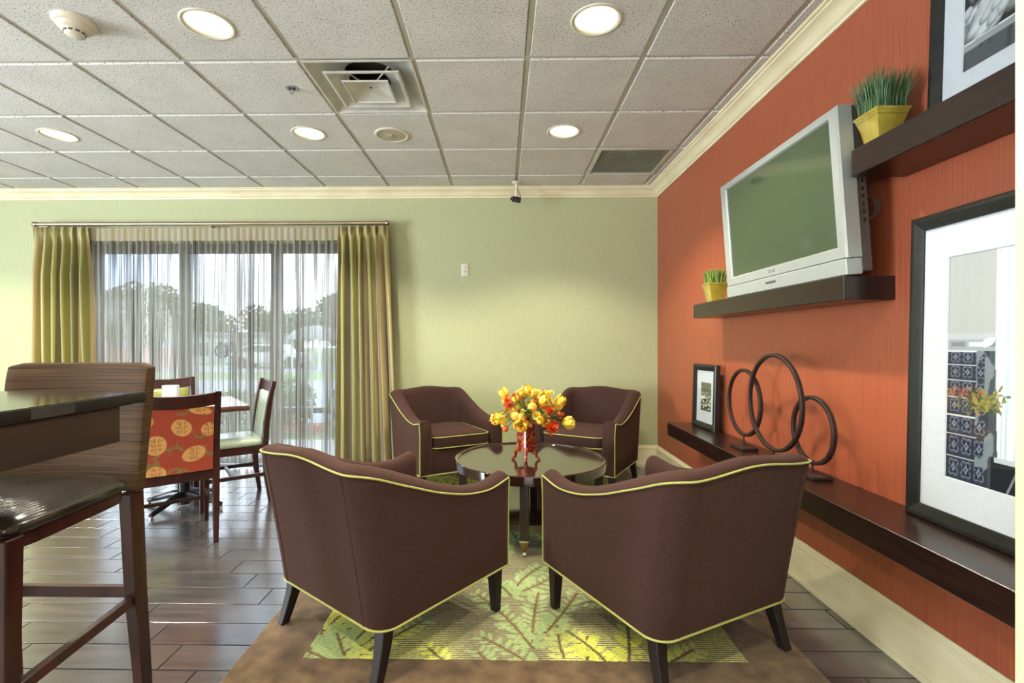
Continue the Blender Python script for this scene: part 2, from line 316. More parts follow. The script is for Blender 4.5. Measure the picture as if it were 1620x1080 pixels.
def ball(bm, c, r, u=12, v=8, sc=(1, 1, 1), rot=None):
    g = bmesh.ops.create_uvsphere(bm, u_segments=u, v_segments=v, radius=r)
    m = Matrix.Translation(c) @ (rot.to_4x4() if rot else Matrix()) @ Matrix.Diagonal((*sc, 1))
    bmesh.ops.transform(bm, matrix=m, verts=g['verts'])
def sweep(bm, prof, path):
    """profile (d, z) along a floor-plan path given as (x, y, nx, ny) with n pointing into the room"""
    rings(bm, [[(x + nx * d, y + ny * d, z) for d, z in prof] for x, y, nx, ny in path])
def obj(name, bm, m=None, parent=None, loc=None, rot=None, smooth=True, bevel=0, seg=2, angle=35, kind=None):
    if isinstance(bm, bpy.types.Mesh): me = bm
    else:
        bmesh.ops.recalc_face_normals(bm, faces=bm.faces)
        if bevel:
            es = [e for e in bm.edges if len(e.link_faces) == 2 and e.calc_face_angle(0) > math.radians(30)]
            if es: bmesh.ops.bevel(bm, geom=es, offset=bevel, segments=seg, profile=.5, affect='EDGES', clamp_overlap=True)
        me = bpy.data.meshes.new(name); bm.to_mesh(me); bm.free()
        if m: me.materials.append(m)
        if smooth:
            me.polygons.foreach_set('use_smooth', [True] * len(me.polygons)); me.set_sharp_from_angle(angle=math.radians(angle))
    o = bpy.data.objects.new(name, me); C.objects.link(o)
    if parent: o.parent = parent
    if loc: o.location = loc
    if rot: o.rotation_euler = rot
    if kind: o['kind'] = kind
    return o
def tag(o, label, cat, group=None, kind=None):
    o['label'] = label; o['category'] = cat
    if group: o['group'] = group
    if kind: o['kind'] = kind
    return o
def thing(name, label, cat, loc=(0, 0, 0), rz=0, group=None, rot=None):
    o = bpy.data.objects.new(name, None); C.objects.link(o); o.empty_display_size = .1
    o.location = loc; o.rotation_euler = rot or (0, 0, rz); tag(o, label, cat, group); return o
def bxo(name, dims, m, parent=None, bevel=.003, **k):
    bm = new(); box(bm, *dims); return obj(name, bm, m, parent, bevel=bevel, seg=k.pop('seg', 1), **k)
def struct(name, bm, m, **k):
    o = obj(name, bm, m, **k); o['kind'] = 'structure'; return o
def dup(root, loc, rz, label, group=None):
    def cp(o, par):
        c = o.copy(); C.objects.link(c)
        if par: c.parent = par
        for ch in kids.get(o.name, []): cp(ch, c)
        return c
    kids = {}
    for o in list(bpy.data.objects):
        if o.parent: kids.setdefault(o.parent.name, []).append(o)
    r = cp(root, None); r.location = loc; r.rotation_euler = (0, 0, rz); r['label'] = label
    if group: r['group'] = group
    return r

# painted sheets: a grid mesh whose colour attribute holds a flat print
def paint_grid(name, w, h, img, fn, m, parent, x0=0, z0=0, alpha=None):
    ny, nx = img.shape[:2]
    xs = np.linspace(0, 1, nx); ys = np.linspace(0, 1, ny)
    co = np.array([fn(x0 + u * w, z0 + v * h, u, v) for v in ys for u in xs], dtype=np.float32)
    i = np.arange(ny - 1)[:, None] * nx + np.arange(nx - 1)[None, :]
    f = np.stack([i, i + 1, i + 1 + nx, i + nx], -1).reshape(-1, 4)
    me = bpy.data.meshes.new(name); me.vertices.add(len(co)); me.vertices.foreach_set('co', co.ravel())
    me.loops.add(f.size); me.loops.foreach_set('vertex_index', f.ravel().astype(np.int32))
    me.polygons.add(len(f)); me.polygons.foreach_set('loop_start', np.arange(0, f.size, 4, dtype=np.int32)); me.polygons.foreach_set('loop_total', np.full(len(f), 4, dtype=np.int32))
    me.update(); me.validate()
    me.polygons.foreach_set('use_smooth', [True] * len(me.polygons))
    a = me.color_attributes.new('print', 'FLOAT_COLOR', 'POINT')
    rgba = np.ones((ny * nx, 4), dtype=np.float32)
    if alpha is not None: rgba[:, 3] = alpha.ravel()
    rgba[:, :3] = img.reshape(-1, 3); a.data.foreach_set('color', rgba.ravel())
    me.materials.append(m)
    o = bpy.data.objects.new(name, me); C.objects.link(o); o.parent = parent; return o
class Canvas:
    def __init__(s, nx, ny, w, h, col):
        s.a = np.zeros((ny, nx, 3), dtype=np.float32); s.a[:] = srgb(*col); s.w, s.h = w, h
        s.X, s.Y = np.meshgrid(np.linspace(0, w, nx), np.linspace(0, h, ny))
    def put(s, mask, col): s.a[mask] = srgb(*col)
    def mul(s, arr): s.a *= arr[..., None]
    def win(s, x0, x1, y0, y1):
        ny, nx = s.X.shape; f = lambda v, m, n: int(min(max(v / m * (n - 1), 0), n))
        return slice(f(y0, s.h, ny), f(y1, s.h, ny) + 2), slice(f(x0, s.w, nx), f(x1, s.w, nx) + 2)
    def ell(s, cx, cy, rx, ry, ang, col, shade=0):
        c, n = math.cos(ang), math.sin(ang); q = max(rx, ry); w = s.win(cx - q, cx + q, cy - q, cy + q); dx, dy = s.X[w] - cx, s.Y[w] - cy
        d = ((dx * c + dy * n) / rx) ** 2 + ((-dx * n + dy * c) / ry) ** 2; k = d < 1; A = s.a[w]
        if shade: A[k] = np.array(srgb(*col))[None, :] * (1 - shade * np.clip(d[k] - dy[k] / ry * .5, 0, 1))[:, None]
        else: A[k] = srgb(*col)
    def seg(s, x0, y0, x1, y1, t, col):
        w = s.win(min(x0, x1) - t, max(x0, x1) + t, min(y0, y1) - t, max(y0, y1) + t)
        dx, dy = x1 - x0, y1 - y0; l2 = dx * dx + dy * dy + 1e-9; X, Y = s.X[w], s.Y[w]
        u = np.clip(((X - x0) * dx + (Y - y0) * dy) / l2, 0, 1)
        s.a[w][(X - x0 - u * dx) ** 2 + (Y - y0 - u * dy) ** 2 < t * t] = srgb(*col)
    def rect(s, x0, x1, y0, y1, col): s.put((s.X >= x0) & (s.X < x1) & (s.Y >= y0) & (s.Y < y1), col)
def vnoise(X, Y, sx, sy, seed):
    r = np.random.RandomState(seed); g = r.rand(64, 64); x = (X * sx) % 63; y = (Y * sy) % 63
    i, j = x.astype(int), y.astype(int); u, v = x - i, y - j; u = u * u * (3 - 2 * u); v = v * v * (3 - 2 * v)
    return (g[j, i] * (1 - u) + g[j, i + 1] * u) * (1 - v) + (g[j + 1, i] * (1 - u) + g[j + 1, i + 1] * u) * v

# ------------------------------------------------------------------ room shell
WX0, WX1, WZ = -4.12, -1.33, 2.19           # the tall window in the back wall
bm = new()
box(bm, XL - .2, WX0, YB, YB + .18, 0, CEIL + .3); box(bm, WX1, XR + .2, YB, YB + .18, 0, CEIL + .3); box(bm, WX0, WX1, YB, YB + .18, WZ, CEIL + .3)
bmesh.ops.remove_doubles(bm, verts=bm.verts, dist=1e-4)
struct('wall_back', bm, M['green_wall'], smooth=False)
bm = new(); box(bm, XR, XR + .2, YN - .2, YB, 0, CEIL + .3); struct('wall_right', bm, M['orange_wall'], smooth=False)
bm = new(); box(bm, XL - .2, XL, YN, -1.2, 0, CEIL + .3); box(bm, XL - .2, XL, 1.5, YB, 0, CEIL + .3); box(bm, XL - .2, XL, -1.2, 1.5, 0, .15); box(bm, XL - .2, XL, -1.2, 1.5, 2.4, CEIL + .3)
bmesh.ops.remove_doubles(bm, verts=bm.verts, dist=1e-4)
struct('wall_left', bm, M['green_wall'], smooth=False)
bm = new(); box(bm, XL - .2, XR, YN - .2, YN, 0, CEIL + .3); struct('wall_front', bm, M['cream_wall'], smooth=False)
# pilaster that closes the orange wall beside the camera
bm = new(); box(bm, 1.1, XR, .55, 1.083, 0, CEIL); o = struct('wall_pilaster', bm, M['cream_wall'], bevel=.004, seg=1)

# floor: slab with porcelain planks laid on it
floor = struct('floor', (lambda b: (box(b, XL, XR, YN, YB, -.12, -.0045), b)[1])(new()), M['grout'], smooth=False)
PL, PW, GAP = .608, .1522, .0055
me_full = None
planks = []
for k in range(-30, 21):
    y1 = 1.805 + PW * k; y0 = y1 - PW
    if y1 > YB + .1 or y0 < YN: continue
    ybk = min(y1, YB)
    if ybk - y0 < .02: continue
    off = (-1.126 - .1522 * k) % PL
    n = math.floor((XL - off) / PL)
    while off + n * PL < XR:
        xa, xb = off + n * PL, off + (n + 1) * PL; n += 1
        xa2, xb2 = max(xa, XL), min(xb, XR)
        if xb2 - xa2 < .02: continue
        planks.append((xa2, xb2, y0, ybk, xa2 == xa and xb2 == xb and ybk == y1))
def in_view(x, y):
    d = y
    if d < 1.5: return False
    px = 795 + 782 * x / d
    if not (-60 < px < 1640): return False
    if -.95 < x < 1.12 and 1.7 < y < 4.6: return False       # under the rug
    return True
vis = [p for p in planks if in_view((p[0] + p[1]) / 2, (p[2] + p[3]) / 2) or in_view(p[0], p[3]) or in_view(p[1], p[3])]
vis.sort(key=lambda p: p[2]); vis_set = set(vis[:300])
def plank_bm(xa, xb, ya, yb, bm=None):
    bm = bm or new(); g = GAP / 2
    x0, x1, y0, y1 = xa + g, xb - g, ya + g, yb - g; b = .0009
    rings(bm, [[(x0, y0, -.006), (x1, y0, -.006), (x1, y1, -.006), (x0, y1, -.006)], [(x0, y0, -b), (x1, y0, -b), (x1, y1, -b), (x0, y1, -b)],
               [(x0 + b, y0 + b, 0), (x1 - b, y0 + b, 0), (x1 - b, y1 - b, 0), (x0 + b, y1 - b, 0)]])
    return bm
rest = new()
for p in planks:
    if p in vis_set:
        if p[4]:
            if me_full is None:
                o = obj('plank', plank_bm(0, PL, 0, PW), M['plank'], floor, smooth=False); me_full = o.data
            else:
                o = obj('plank', me_full, None, floor)
            o.location = (p[0], p[2], 0)
        else:
            o = obj('plank', plank_bm(0, p[1] - p[0], 0, p[3] - p[2]), M['plank'], floor, smooth=False); o.location = (p[0], p[2], 0)
    else:
        plank_bm(*p[:4], bm=rest)
obj('plank_field', rest, M['plank'], floor, smooth=False, kind='stuff')

# ceiling: slab, T-grid and lay-in tiles
GX = [.132 + .61 * k for k in range(-13, 3)]
GY = [2.618 + .61 * k for k in range(-10, 4)]
ceiling = struct('ceiling', (lambda b: (box(b, XL, XR, YN, YB, CEIL + .16, CEIL + .3), b)[1])(new()), M['grid'], smooth=False)
xs = [XL] + [g for g in GX if XL < g < XR] + [XR]; ys = [YN] + [g for g in GY if YN < g < YB] + [YB]
for g in xs[1:-1]: bxo('grid_bar', (g - .012, g + .012, YN, YB, CEIL + .008, CEIL + .03), M['grid'], ceiling, bevel=0)
for g in ys[1:-1]: bxo('grid_bar', (XL, XR, g - .012, g + .012, CEIL + .0085, CEIL + .03), M['grid'], ceiling, bevel=0)
def tile_mesh(w, h, hole=0):
    bm = new(); a = .0145; b = .004; x, y = w / 2 - a, h / 2 - a
    if not hole:
        rings(bm, [[(-x, -y, .02), (x, -y, .02), (x, y, .02), (-x, y, .02)], [(-x, -y, b), (x, -y, b), (x, y, b), (-x, y, b)],
                   [(-x + b, -y + b, 0), (x - b, -y + b, 0), (x - b, y - b, 0), (-x + b, y - b, 0)]])
        return bm
    n = 32; out = []
    for i in range(n):
        t = 2 * PI * i / n + PI / 4; c, s = math.cos(t), math.sin(t); k = 1 / max(abs(c), abs(s)); out.append((c * k, s * k))
    L0 = [(u * x, v * y, .02) for u, v in out]; L1 = [(u * x, v * y, b) for u, v in out]; L2 = [(u * (x - b), v * (y - b), 0) for u, v in out]
    L3 = [(hole * math.cos(2 * PI * i / n + PI / 4), hole * math.sin(2 * PI * i / n + PI / 4), 0) for i in range(n)]; L4 = [(p[0], p[1], .02) for p in L3]
    rings(bm, [L0, L1, L2, L3, L4, L0], cap=False); bmesh.ops.remove_doubles(bm, verts=bm.verts, dist=1e-5); return bm
LX = [.437, -1.393, -3.223, -5.053]; LY = [3.533, 2.313, .483, -1.347]
LIGHTS = [(x, y) for y in LY for x in LX]
holes = set((round(x, 2), round(y, 2)) for x, y in LIGHTS)
me_tile = me_hole = None
for i in range(len(xs) - 1):
    for j in range(len(ys) - 1):
        x0, x1, y0, y1 = xs[i], xs[i + 1], ys[j], ys[j + 1]; cx, cy = (x0 + x1) / 2, (y0 + y1) / 2
        if abs(cx + .783) < .02 and abs(cy - 2.923) < .02: continue      # supply diffuser
        if abs(cx - 1.047) < .02 and abs(cy - 4.143) < .02: continue     # return grille
        full = abs(x1 - x0 - .61) < .001 and abs(y1 - y0 - .61) < .001
        hole = (round(cx, 2), round(cy, 2)) in holes
        if full and hole:
            if me_hole is None: o = obj('ceiling_tile', tile_mesh(.61, .61, .1), M['tile'], ceiling, smooth=False); me_hole = o.data
            else: o = obj('ceiling_tile', me_hole, None, ceiling)
        elif full:
            if me_tile is None: o = obj('ceiling_tile', tile_mesh(.61, .61), M['tile'], ceiling, smooth=False); me_tile = o.data
            else: o = obj('ceiling_tile', me_tile, None, ceiling)
        else: o = obj('ceiling_tile', tile_mesh(x1 - x0, y1 - y0), M['tile'], ceiling, smooth=False)
        o.location = (cx, cy, CEIL)

# crown moulding and baseboards
crown = [(0, -.085), (.010, -.085), (.013, -.074), (.024, -.068), (.030, -.062), (.040, -.046), (.058, -.031), (.078, -.022), (.084, -.020), (.086, -.012), (.098, -.009), (.104, -.002), (.104, .006), (0, .006)]
crown = [(d, CEIL + z) for d, z in crown]
base = [(0, 0), (.026, 0), (.025, .012), (.020, .020), (.014, .022), (.014, .160), (.012, .164), (.016, .170), (.016, .178), (.010, .186), (.008, .196), (.004, .204), (0, .204)]
bm = new(); sweep(bm, crown, [(XL, YB, 0, -1), (XR, YB, -1, -1)]); struct('trim_1', bm, M['trim'], angle=25)
bm = new(); sweep(bm, crown, [(XR, YB, -1, -1), (XR, 1.083, -1, 0)]); struct('trim_2', bm, M['trim'], angle=25)
bm = new(); sweep(bm, base, [(WX1 + .02, YB, 0, -1), (XR, YB, -1, -1)]); struct('baseboard_back', bm, M['trim'], angle=25)
bm = new(); sweep(bm, base, [(XR, YB, -1, -1), (XR, 1.083, -1, 0)]); struct('baseboard_right', bm, M['trim'], angle=25)

# window: frame, mullions, rail, panes
win = bpy.data.objects.new('window_1', None); C.objects.link(win); win['kind'] = 'structure'; win.location = (0, YB + .05, 0)
bxo('window_head', (WX0, WX1, 0, .08, 2.105, WZ), M['aluminium'], win)
bxo('sill', (WX0, WX1, -.01, .09, 0, .05), M['aluminium'], win)
for a, b in ((WX0, WX0 + .06), (WX1 - .06, WX1)): bxo('jamb', (a, b, 0, .08, .05, 2.105), M['aluminium'], win)
for c in (-3.20, -2.27): bxo('mullion', (c - .048, c + .048, 0, .08, .05, 2.105), M['aluminium'], win)
bxo('rail', (-2.222, WX1 - .06, .005, .075, .50, .555), M['aluminium'], win)
for x in (-2.03, -1.60):
    bxo('rail_bracket', (x - .022, x + .022, -.02, .005, .505, .55), M['black'], win)
for a, b in ((WX0 + .06, -3.248), (-3.152, -2.318), (-2.222, WX1 - .06)):
    bxo('pane', (a, b, .037, .043, .05, 2.105), M['glass'], win, bevel=0)
# etched hotel emblem on the middle pane: two pointed rings
bm = new()
def teardrop(cx, cz, r, sx=1.0):
    pts = []
    for i in range(33):
        t = PI / 2 + 2 * PI * i / 32; k = 1 + .38 * max(0, math.cos(t - PI / 2)) ** 14
        pts.append((cx + sx * r * math.cos(t) * (1 if k == 1 else 1 / k), .032, cz + r * math.sin(t) * k))
    return pts[:-1]
tube(bm, teardrop(-2.83, 1.12, .066), .0085, 6, closed=True); tube(bm, teardrop(-2.73, 1.12, .066, .75), .0085, 6, closed=True)
obj('etched_emblem', bm, M['black'], win)

# ------------------------------------------------------------------ outdoors
GZ = -.12
bm = new(); box(bm, -60, 40, YB + .18, 110, GZ - .2, GZ); struct('ground', bm, M['lawn'], smooth=False)
bm = new(); box(bm, -60, 40, 8.0, 17, GZ - .01, GZ + .012); struct('parking_lot', bm, M['asphalt'], smooth=False)
bm = new(); box(bm, -60, 40, 21.5, 27, GZ - .01, GZ + .012); struct('street', bm, M['asphalt'], smooth=False)
bm = new(); box(bm, XL, XR, YB + .18, YB + 1.4, GZ - .01, GZ + .09); struct('walkway', bm, M['whitepaint'], smooth=False)
def leaves(bm, c, rad, n, size, r):
    for _ in range(n):
        d = Vector((r.gauss(0, 1), r.gauss(0, 1), r.gauss(0, 1))).normalized() * (r.random() ** .4)
        p = Vector(c) + Vector((d.x * rad[0], d.y * rad[1], d.z * rad[2]))
        a = Vector((r.uniform(-1, 1), r.uniform(-1, 1), r.uniform(-1, 1))).normalized(); b = a.orthogonal().normalized(); s = size * r.uniform(.6, 1.3)
        vs = [bm.verts.new(p + a * s), bm.verts.new(p + b * s * .5), bm.verts.new(p - a * s), bm.verts.new(p - b * s * .5)]
        bm.faces.new(vs)
def tree(x, y, h, w, label, r, group='trees across the street'):
    t = thing('tree', label, 'tree', (x, y, GZ), 0, group)
    bm = new(); tube(bm, [(0, 0, -.05), (.05, 0, h * .3), (0, .05, h * .62)], [w * .06, w * .045, w * .02], 8); obj('trunk', bm, M['bark'], t)
    bm = new()
    for k in range(9):
        a = r.uniform(0, 2 * PI); q = r.uniform(0, .55) * w / 2
        leaves(bm, (q * math.cos(a), q * math.sin(a), h * r.uniform(.4, .82)), (w * .27, w * .27, h * .2), 330, .2 * h / 6, r)
    f = obj('foliage', bm, M['foliage'], t, smooth=False, kind='stuff')
r = random.Random(3)
tr = [(-30.5, 38, 5.6, 5.5, 'leafy tree behind the grey sign board outside the window'), (-26.4, 36, 5.2, 4.4, 'tree behind the pale house outside the window'),
      (-21.6, 36, 4.9, 5, 'rounded tree seen just beside the first window mullion'), (-15.6, 22, 4.0, 3.6, 'nearest street tree, pale green, seen through the middle pane'),
      (-19.4, 41, 4.6, 4.6, 'low wide tree far across the street'), (-15.2, 47, 5.6, 5.5, 'tree above the etched emblem on the glass'),
      (-20.6, 50, 5.0, 7, 'distant tree filling the middle of the treeline'), (-23.6, 56, 5.2, 7, 'farthest tree of the treeline'),
      (-12.2, 40, 5.6, 6, 'tall tree seen through the third pane, left half'), (-10.6, 32, 4.9, 4.6, 'dense tree behind the dark canopy'),
      (-40, 50, 6.8, 7, 'large tree at the far end of the treeline behind the fence'), (-14, 52, 5.4, 7, 'pale distant tree between the two tall trees')]
for x, y, h, w, lb in tr: tree(x, y, h, w, lb, r)
# sign board on white posts
t = thing('sign_board', 'dark grey sign board on two white posts beside the parking lot', 'sign', (-12.05, 15, GZ))
bxo('board', (-.75, .55, -.06, .06, 1.9, 2.62), M['signdark'], t)
bxo('board_stripe', (-.75, .55, -.07, -.06, 2.24, 2.27), M['whitepaint'], t, bevel=0)
for x in (-.32, .56): bxo('sign_post', (x - .05, x + .05, -.05, .05, 0, 2.66), M['whitepaint'], t)
# red-brown fence panels
t = thing('fence', 'red brown board fence beyond the sign', 'fence', (-17.1, 24, GZ))
for k in range(22): bxo('board', (-3.6 + k * .25, -3.37 + k * .25, -.02, .02, .05, 1.0 + .015 * (k % 3)), M['redfence'], t, bevel=0)
for z in (.25, .8): bxo('fence_rail', (-3.6, 1.9, .02, .07, z, z + .08), M['redfence'], t, bevel=0)
# pale house
t = thing('house', 'pale house with a grey pitched roof behind the fence', 'house', (-31.2, 46, GZ))
bm = new(); box(bm, -4, 4, -3, 3, 0, 2.2); obj('wall', bm, M['housewall'], t, smooth=False)
bm = new(); rings(bm, [[(-4.4, -3.4, 2.2), (-4.4, 3.4, 2.2), (-4.4, 0, 3.3)], [(4.4, -3.4, 2.2), (4.4, 3.4, 2.2), (4.4, 0, 3.3)]]); obj('roof', bm, M['houseroof'], t, smooth=False)
for x in (-2.6, .2, 2.4): bxo('window', (x - .5, x + .5, -3.05, -2.98, .8, 1.7), M['signdark'], t, bevel=0)
# white van-like building strip and dark canopy
t = thing('garden_canopy', 'dark domed canopy on thin posts seen through the right pane', 'canopy', (-9.1, 24, GZ))
bm = new(); lathe(bm, [(1.35, 1.45), (1.3, 1.62), (1.0, 1.9), (.6, 2.06), (.1, 2.15)], 18); obj('canopy_roof', bm, M['houseroof'], t)
for a in range(4): bxo('canopy_post', (1.1 * math.cos(a * PI / 2 + .5) - .04, 1.1 * math.cos(a * PI / 2 + .5) + .04, 1.1 * math.sin(a * PI / 2 + .5) - .04, 1.1 * math.sin(a * PI / 2 + .5) + .04, 0, 1.5), M['whitepaint'], t, bevel=0)
t = thing('storefront', 'white single storey building across the street behind the emblem', 'building', (-17.5, 33, GZ))
bm = new(); box(bm, -2.6, 2.6, -2, 2, 0, 1.75); obj('wall', bm, M['housewall'], t, smooth=False)
bm = new(); box(bm, -2.8, 2.8, -2.2, 2.2, 1.75, 1.95); obj('roof', bm, M['houseroof'], t, smooth=False)
for x in (-1.7, 0, 1.7): bxo('window', (x - .55, x + .55, -2.05, -1.98, .5, 1.3), M['signdark'], t, bevel=0)
# parked car
t = thing('parked_car', 'small pale car parked across the lot', 'car', (-12.0, 25.5, GZ), .1)
bm = new(); rings(bm, [[(x, -.8, z) for x, z in ((-1.9, .25), (1.9, .25), (1.95, .7), (1.1, .8), (.7, 1.2), (-.9, 1.22), (-1.5, .82), (-1.95, .75))], [(x, .8, z) for x, z in ((-1.9, .25), (1.9, .25), (1.95, .7), (1.1, .8), (.7, 1.2), (-.9, 1.22), (-1.5, .82), (-1.95, .75))]]); obj('car_body', bm, M['whitepaint'], t, bevel=.06)
bm = new(); rings(bm, [[(x, -.82, z) for x, z in ((-1.35, .84), (.95, .84), (.62, 1.14), (-.85, 1.16))], [(x, .82, z) for x, z in ((-1.35, .84), (.95, .84), (.62, 1.14), (-.85, 1.16))]]); obj('side_windows', bm, M['signdark'], t)
for x in (-1.2, 1.2):
    for y in (-.75, .75):
        bm = new(); tube(bm, [(x, y - .1, .3), (x, y + .1, .3)], .3, 16); obj('wheel', bm, M['black'], t)
# shrubs by the walkway
for i, (x, y, rr, h, lb) in enumerate([(-3.15, 7.15, .42, .82, 'round green shrub right outside the third pane'), (-2.2, 7.3, .38, .74, 'bushy shrub beside the curtain edge outside'),
        (-5.05, 7.3, .45, .55, 'low shrub outside the middle pane'), (-4.1, 7.5, .42, .58, 'low shrub between the taller shrubs outside'), (-6.2, 7.4, .5, .6, 'low spreading shrub outside the first pane')]):
    t = thing('shrub', lb, 'shrub', (x, y, GZ), 0, 'shrubs along the walkway')
    bm = new(); leaves(bm, (0, 0, h * .55), (rr, rr, h * .48), 1500, .04, r); obj('foliage', bm, M['shrub_leaf'], t, smooth=False, kind='stuff')
    bm = new()
    for k in range(5): tube(bm, [(0, 0, -.02), (rr * .5 * math.cos(k * 1.3), rr * .5 * math.sin(k * 1.3), h * .7)], [.012, .006], 5)
    obj('stem', bm, M['bark'], t, kind='stuff')
bm = new()
for k in range(60): leaves(bm, (r.uniform(-2.9, -1.5), r.uniform(6.3, 6.6), GZ + .16 + r.random() * .12), (.05, .05, .05), 14, .025, r)
o = obj('flower_bed', bm, M['pinkflower'], smooth=False); tag(o, 'pink flowers in a low bed outside the lower right pane', 'flowers', kind='stuff')

# ------------------------------------------------------------------ rug
RY = .023
RX0, RX1, RY0, RY1 = -1.0, 1.16, 1.62, 4.68
FX0, FX1, FY0, FY1 = -.76, .922, 1.865, 4.44
rug = thing('area_rug', 'large area rug with brown border and lime branch pattern under the four armchairs', 'rug', (RX0, RY0, 0))
bm = new()
def rect(x0, x1, y0, y1, z): return [(x0, y0, z), (x1, y0, z), (x1, y1, z), (x0, y1, z)]
w_, h_ = RX1 - RX0, RY1 - RY0; fx0, fx1, fy0, fy1 = FX0 - RX0, FX1 - RX0, FY0 - RY0, FY1 - RY0
rings(bm, [rect(fx0, fx1, fy0, fy1, .001), rect(0, w_, 0, h_, .001), rect(0, w_, 0, h_, .007), rect(.004, w_ - .004, .004, h_ - .004, .010), rect(fx0, fx1, fy0, fy1, .010), rect(fx0, fx1, fy0, fy1, .001)], cap=False)
bmesh.ops.remove_doubles(bm, verts=bm.verts, dist=1e-5)
obj('border', bm, M['rugborder'], rug, smooth=False)
FW, FH = FX1 - FX0, FY1 - FY0
cv = Canvas(310, 470, FW, FH, (160, 160, 106))
n1 = vnoise(cv.X, cv.Y, 2.6, 2.2, 5); n2 = vnoise(cv.X + 3, cv.Y, 7, 7, 9); mixf = np.clip((n1 - .38) * 3.2, 0, 1)[..., None]
cA, cB = np.array(srgb(150, 146, 118)), np.array(srgb(222, 222, 146))
cv.a[:] = cA * (1 - mixf) + cB * mixf
rr = random.Random(12)
def lime(x, y):
    i = min(int(y / FH * 469), 469); j = min(int(x / FW * 309), 309)
    f = float(mixf[max(i, 0), max(j, 0), 0]); a, b = (150, 168, 116), (222, 224, 104)
    return tuple(a[q] * (1 - f) + b[q] * f for q in range(3))
bg = cv.a.copy(); fans = []
for q in range(46):
    bx_, by_ = rr.uniform(-.05, FW + .05), (q / 46 * (FH + .3)) - .3 + rr.uniform(-.1, .1); a0_ = PI / 2 + rr.uniform(-.5, .5)
    for k in range(3): fans.append((bx_, by_, a0_ + (k - 1) * rr.uniform(.4, .7), rr.uniform(.28, .6)))
for x, y, ang, ln in fans:
    cu = rr.uniform(-.6, .6)
    pts = []; st = 14
    for i in range(st):
        pts.append((x, y, ang)); x += math.cos(ang) * ln / st; y += math.sin(ang) * ln / st; ang += cu / st
    for i, (px_, py_, a_) in enumerate(pts):
        for sd in (-1, 1):
            la = a_ + sd * rr.uniform(.7, 1.2); L_ = rr.uniform(.026, .040) * (1 - .3 * i / st); cx_, cy_ = px_ + math.cos(la) * (L_ + .008), py_ + math.sin(la) * (L_ + .008)
            if 0 <= cx_ <= FW and 0 <= cy_ <= FH: cv.ell(cx_, cy_, L_, L_ * .40, la, lime(cx_, cy_))
    for (xa, ya, _), (xb, yb, _) in zip(pts, pts[1:]):
        if -.02 < ya < FH and -.02 < xa < FW: cv.seg(xa, ya, xb, yb, .006, (112, 94, 62))
paint_grid('woven_field', FW, FH, cv.a, lambda x, y, u, v: (x, y, .0095), M['rugfield'], rug, fx0, fy0, alpha=(np.abs(cv.a - bg).sum(-1) < 1e-4).astype(np.float32))

# ------------------------------------------------------------------ upholstered tub armchairs
def interp(t, tab):
    for (a, va), (b, vb) in zip(tab, tab[1:]):
        if t <= b:
            i = tab.index((a, va)); d = (vb - va) / (b - a)
            m0 = 0 if i == 0 else ((va - tab[i - 1][1]) / (a - tab[i - 1][0]) + d) / 2
            m1 = d if i + 2 >= len(tab) else ((tab[i + 2][1] - vb) / (tab[i + 2][0] - b) + d) / 2
            u = (t - a) / (b - a); h = b - a
            return va * (2 * u ** 3 - 3 * u * u + 1) + vb * (3 * u * u - 2 * u ** 3) + h * m0 * (u ** 3 - 2 * u * u + u) + h * m1 * (u ** 3 - u * u)
    return tab[-1][1]
ARMTAB = [(0, .768), (.10, .752), (.25, .695), (.40, .638), (.55, .603), (.70, .584), (.83, .580), (1, .603)]
def tub_path():
    """outer and inner plan points of the wrap-around back: (outer x, y, inner x, y, normal)"""
    RO, RI, T = .078, .05, .098; P = []
    for i in range(31):
        u = i / 30; P.append((.352, .362 - (.362 + .345 - RO) * u, .352 - T, .362 - (.362 + .345 - T - RI) * u, 1, 0))
    for i in range(1, 9):
        a = -PI / 2 * i / 8; c, s = math.cos(a), math.sin(a)
        P.append((.352 - RO + RO * c, -.345 + RO + RO * s, .352 - T - RI + RI * c, -.345 + T + RI + RI * s, c, s))
    for i in range(1, 9):
        u = 1 - i / 8; P.append(((.352 - RO) * u, -.345, (.352 - T - RI) * u, -.345 + T, 0, -1))
    R = [(-x, y, -xi, yi, -nx, ny) for x, y, xi, yi, nx, ny in reversed(P[:-1])]
    return P + R
def tub_h(x, y, nx, ny):
    if abs(nx) < .05: return .768 + .010 * (1 + math.cos(PI * x / .274))
    return interp((y + .345) / .707, ARMTAB)
def rake(p):
    x, y, z = p; f = max(0, (z - .19) / .6); w = min(1, max(0, (-y + .02) / .3)); w = w * w * (3 - 2 * w)
    return (x * (1 + .02 * f), y - .105 * f ** 1.1 * w, z)
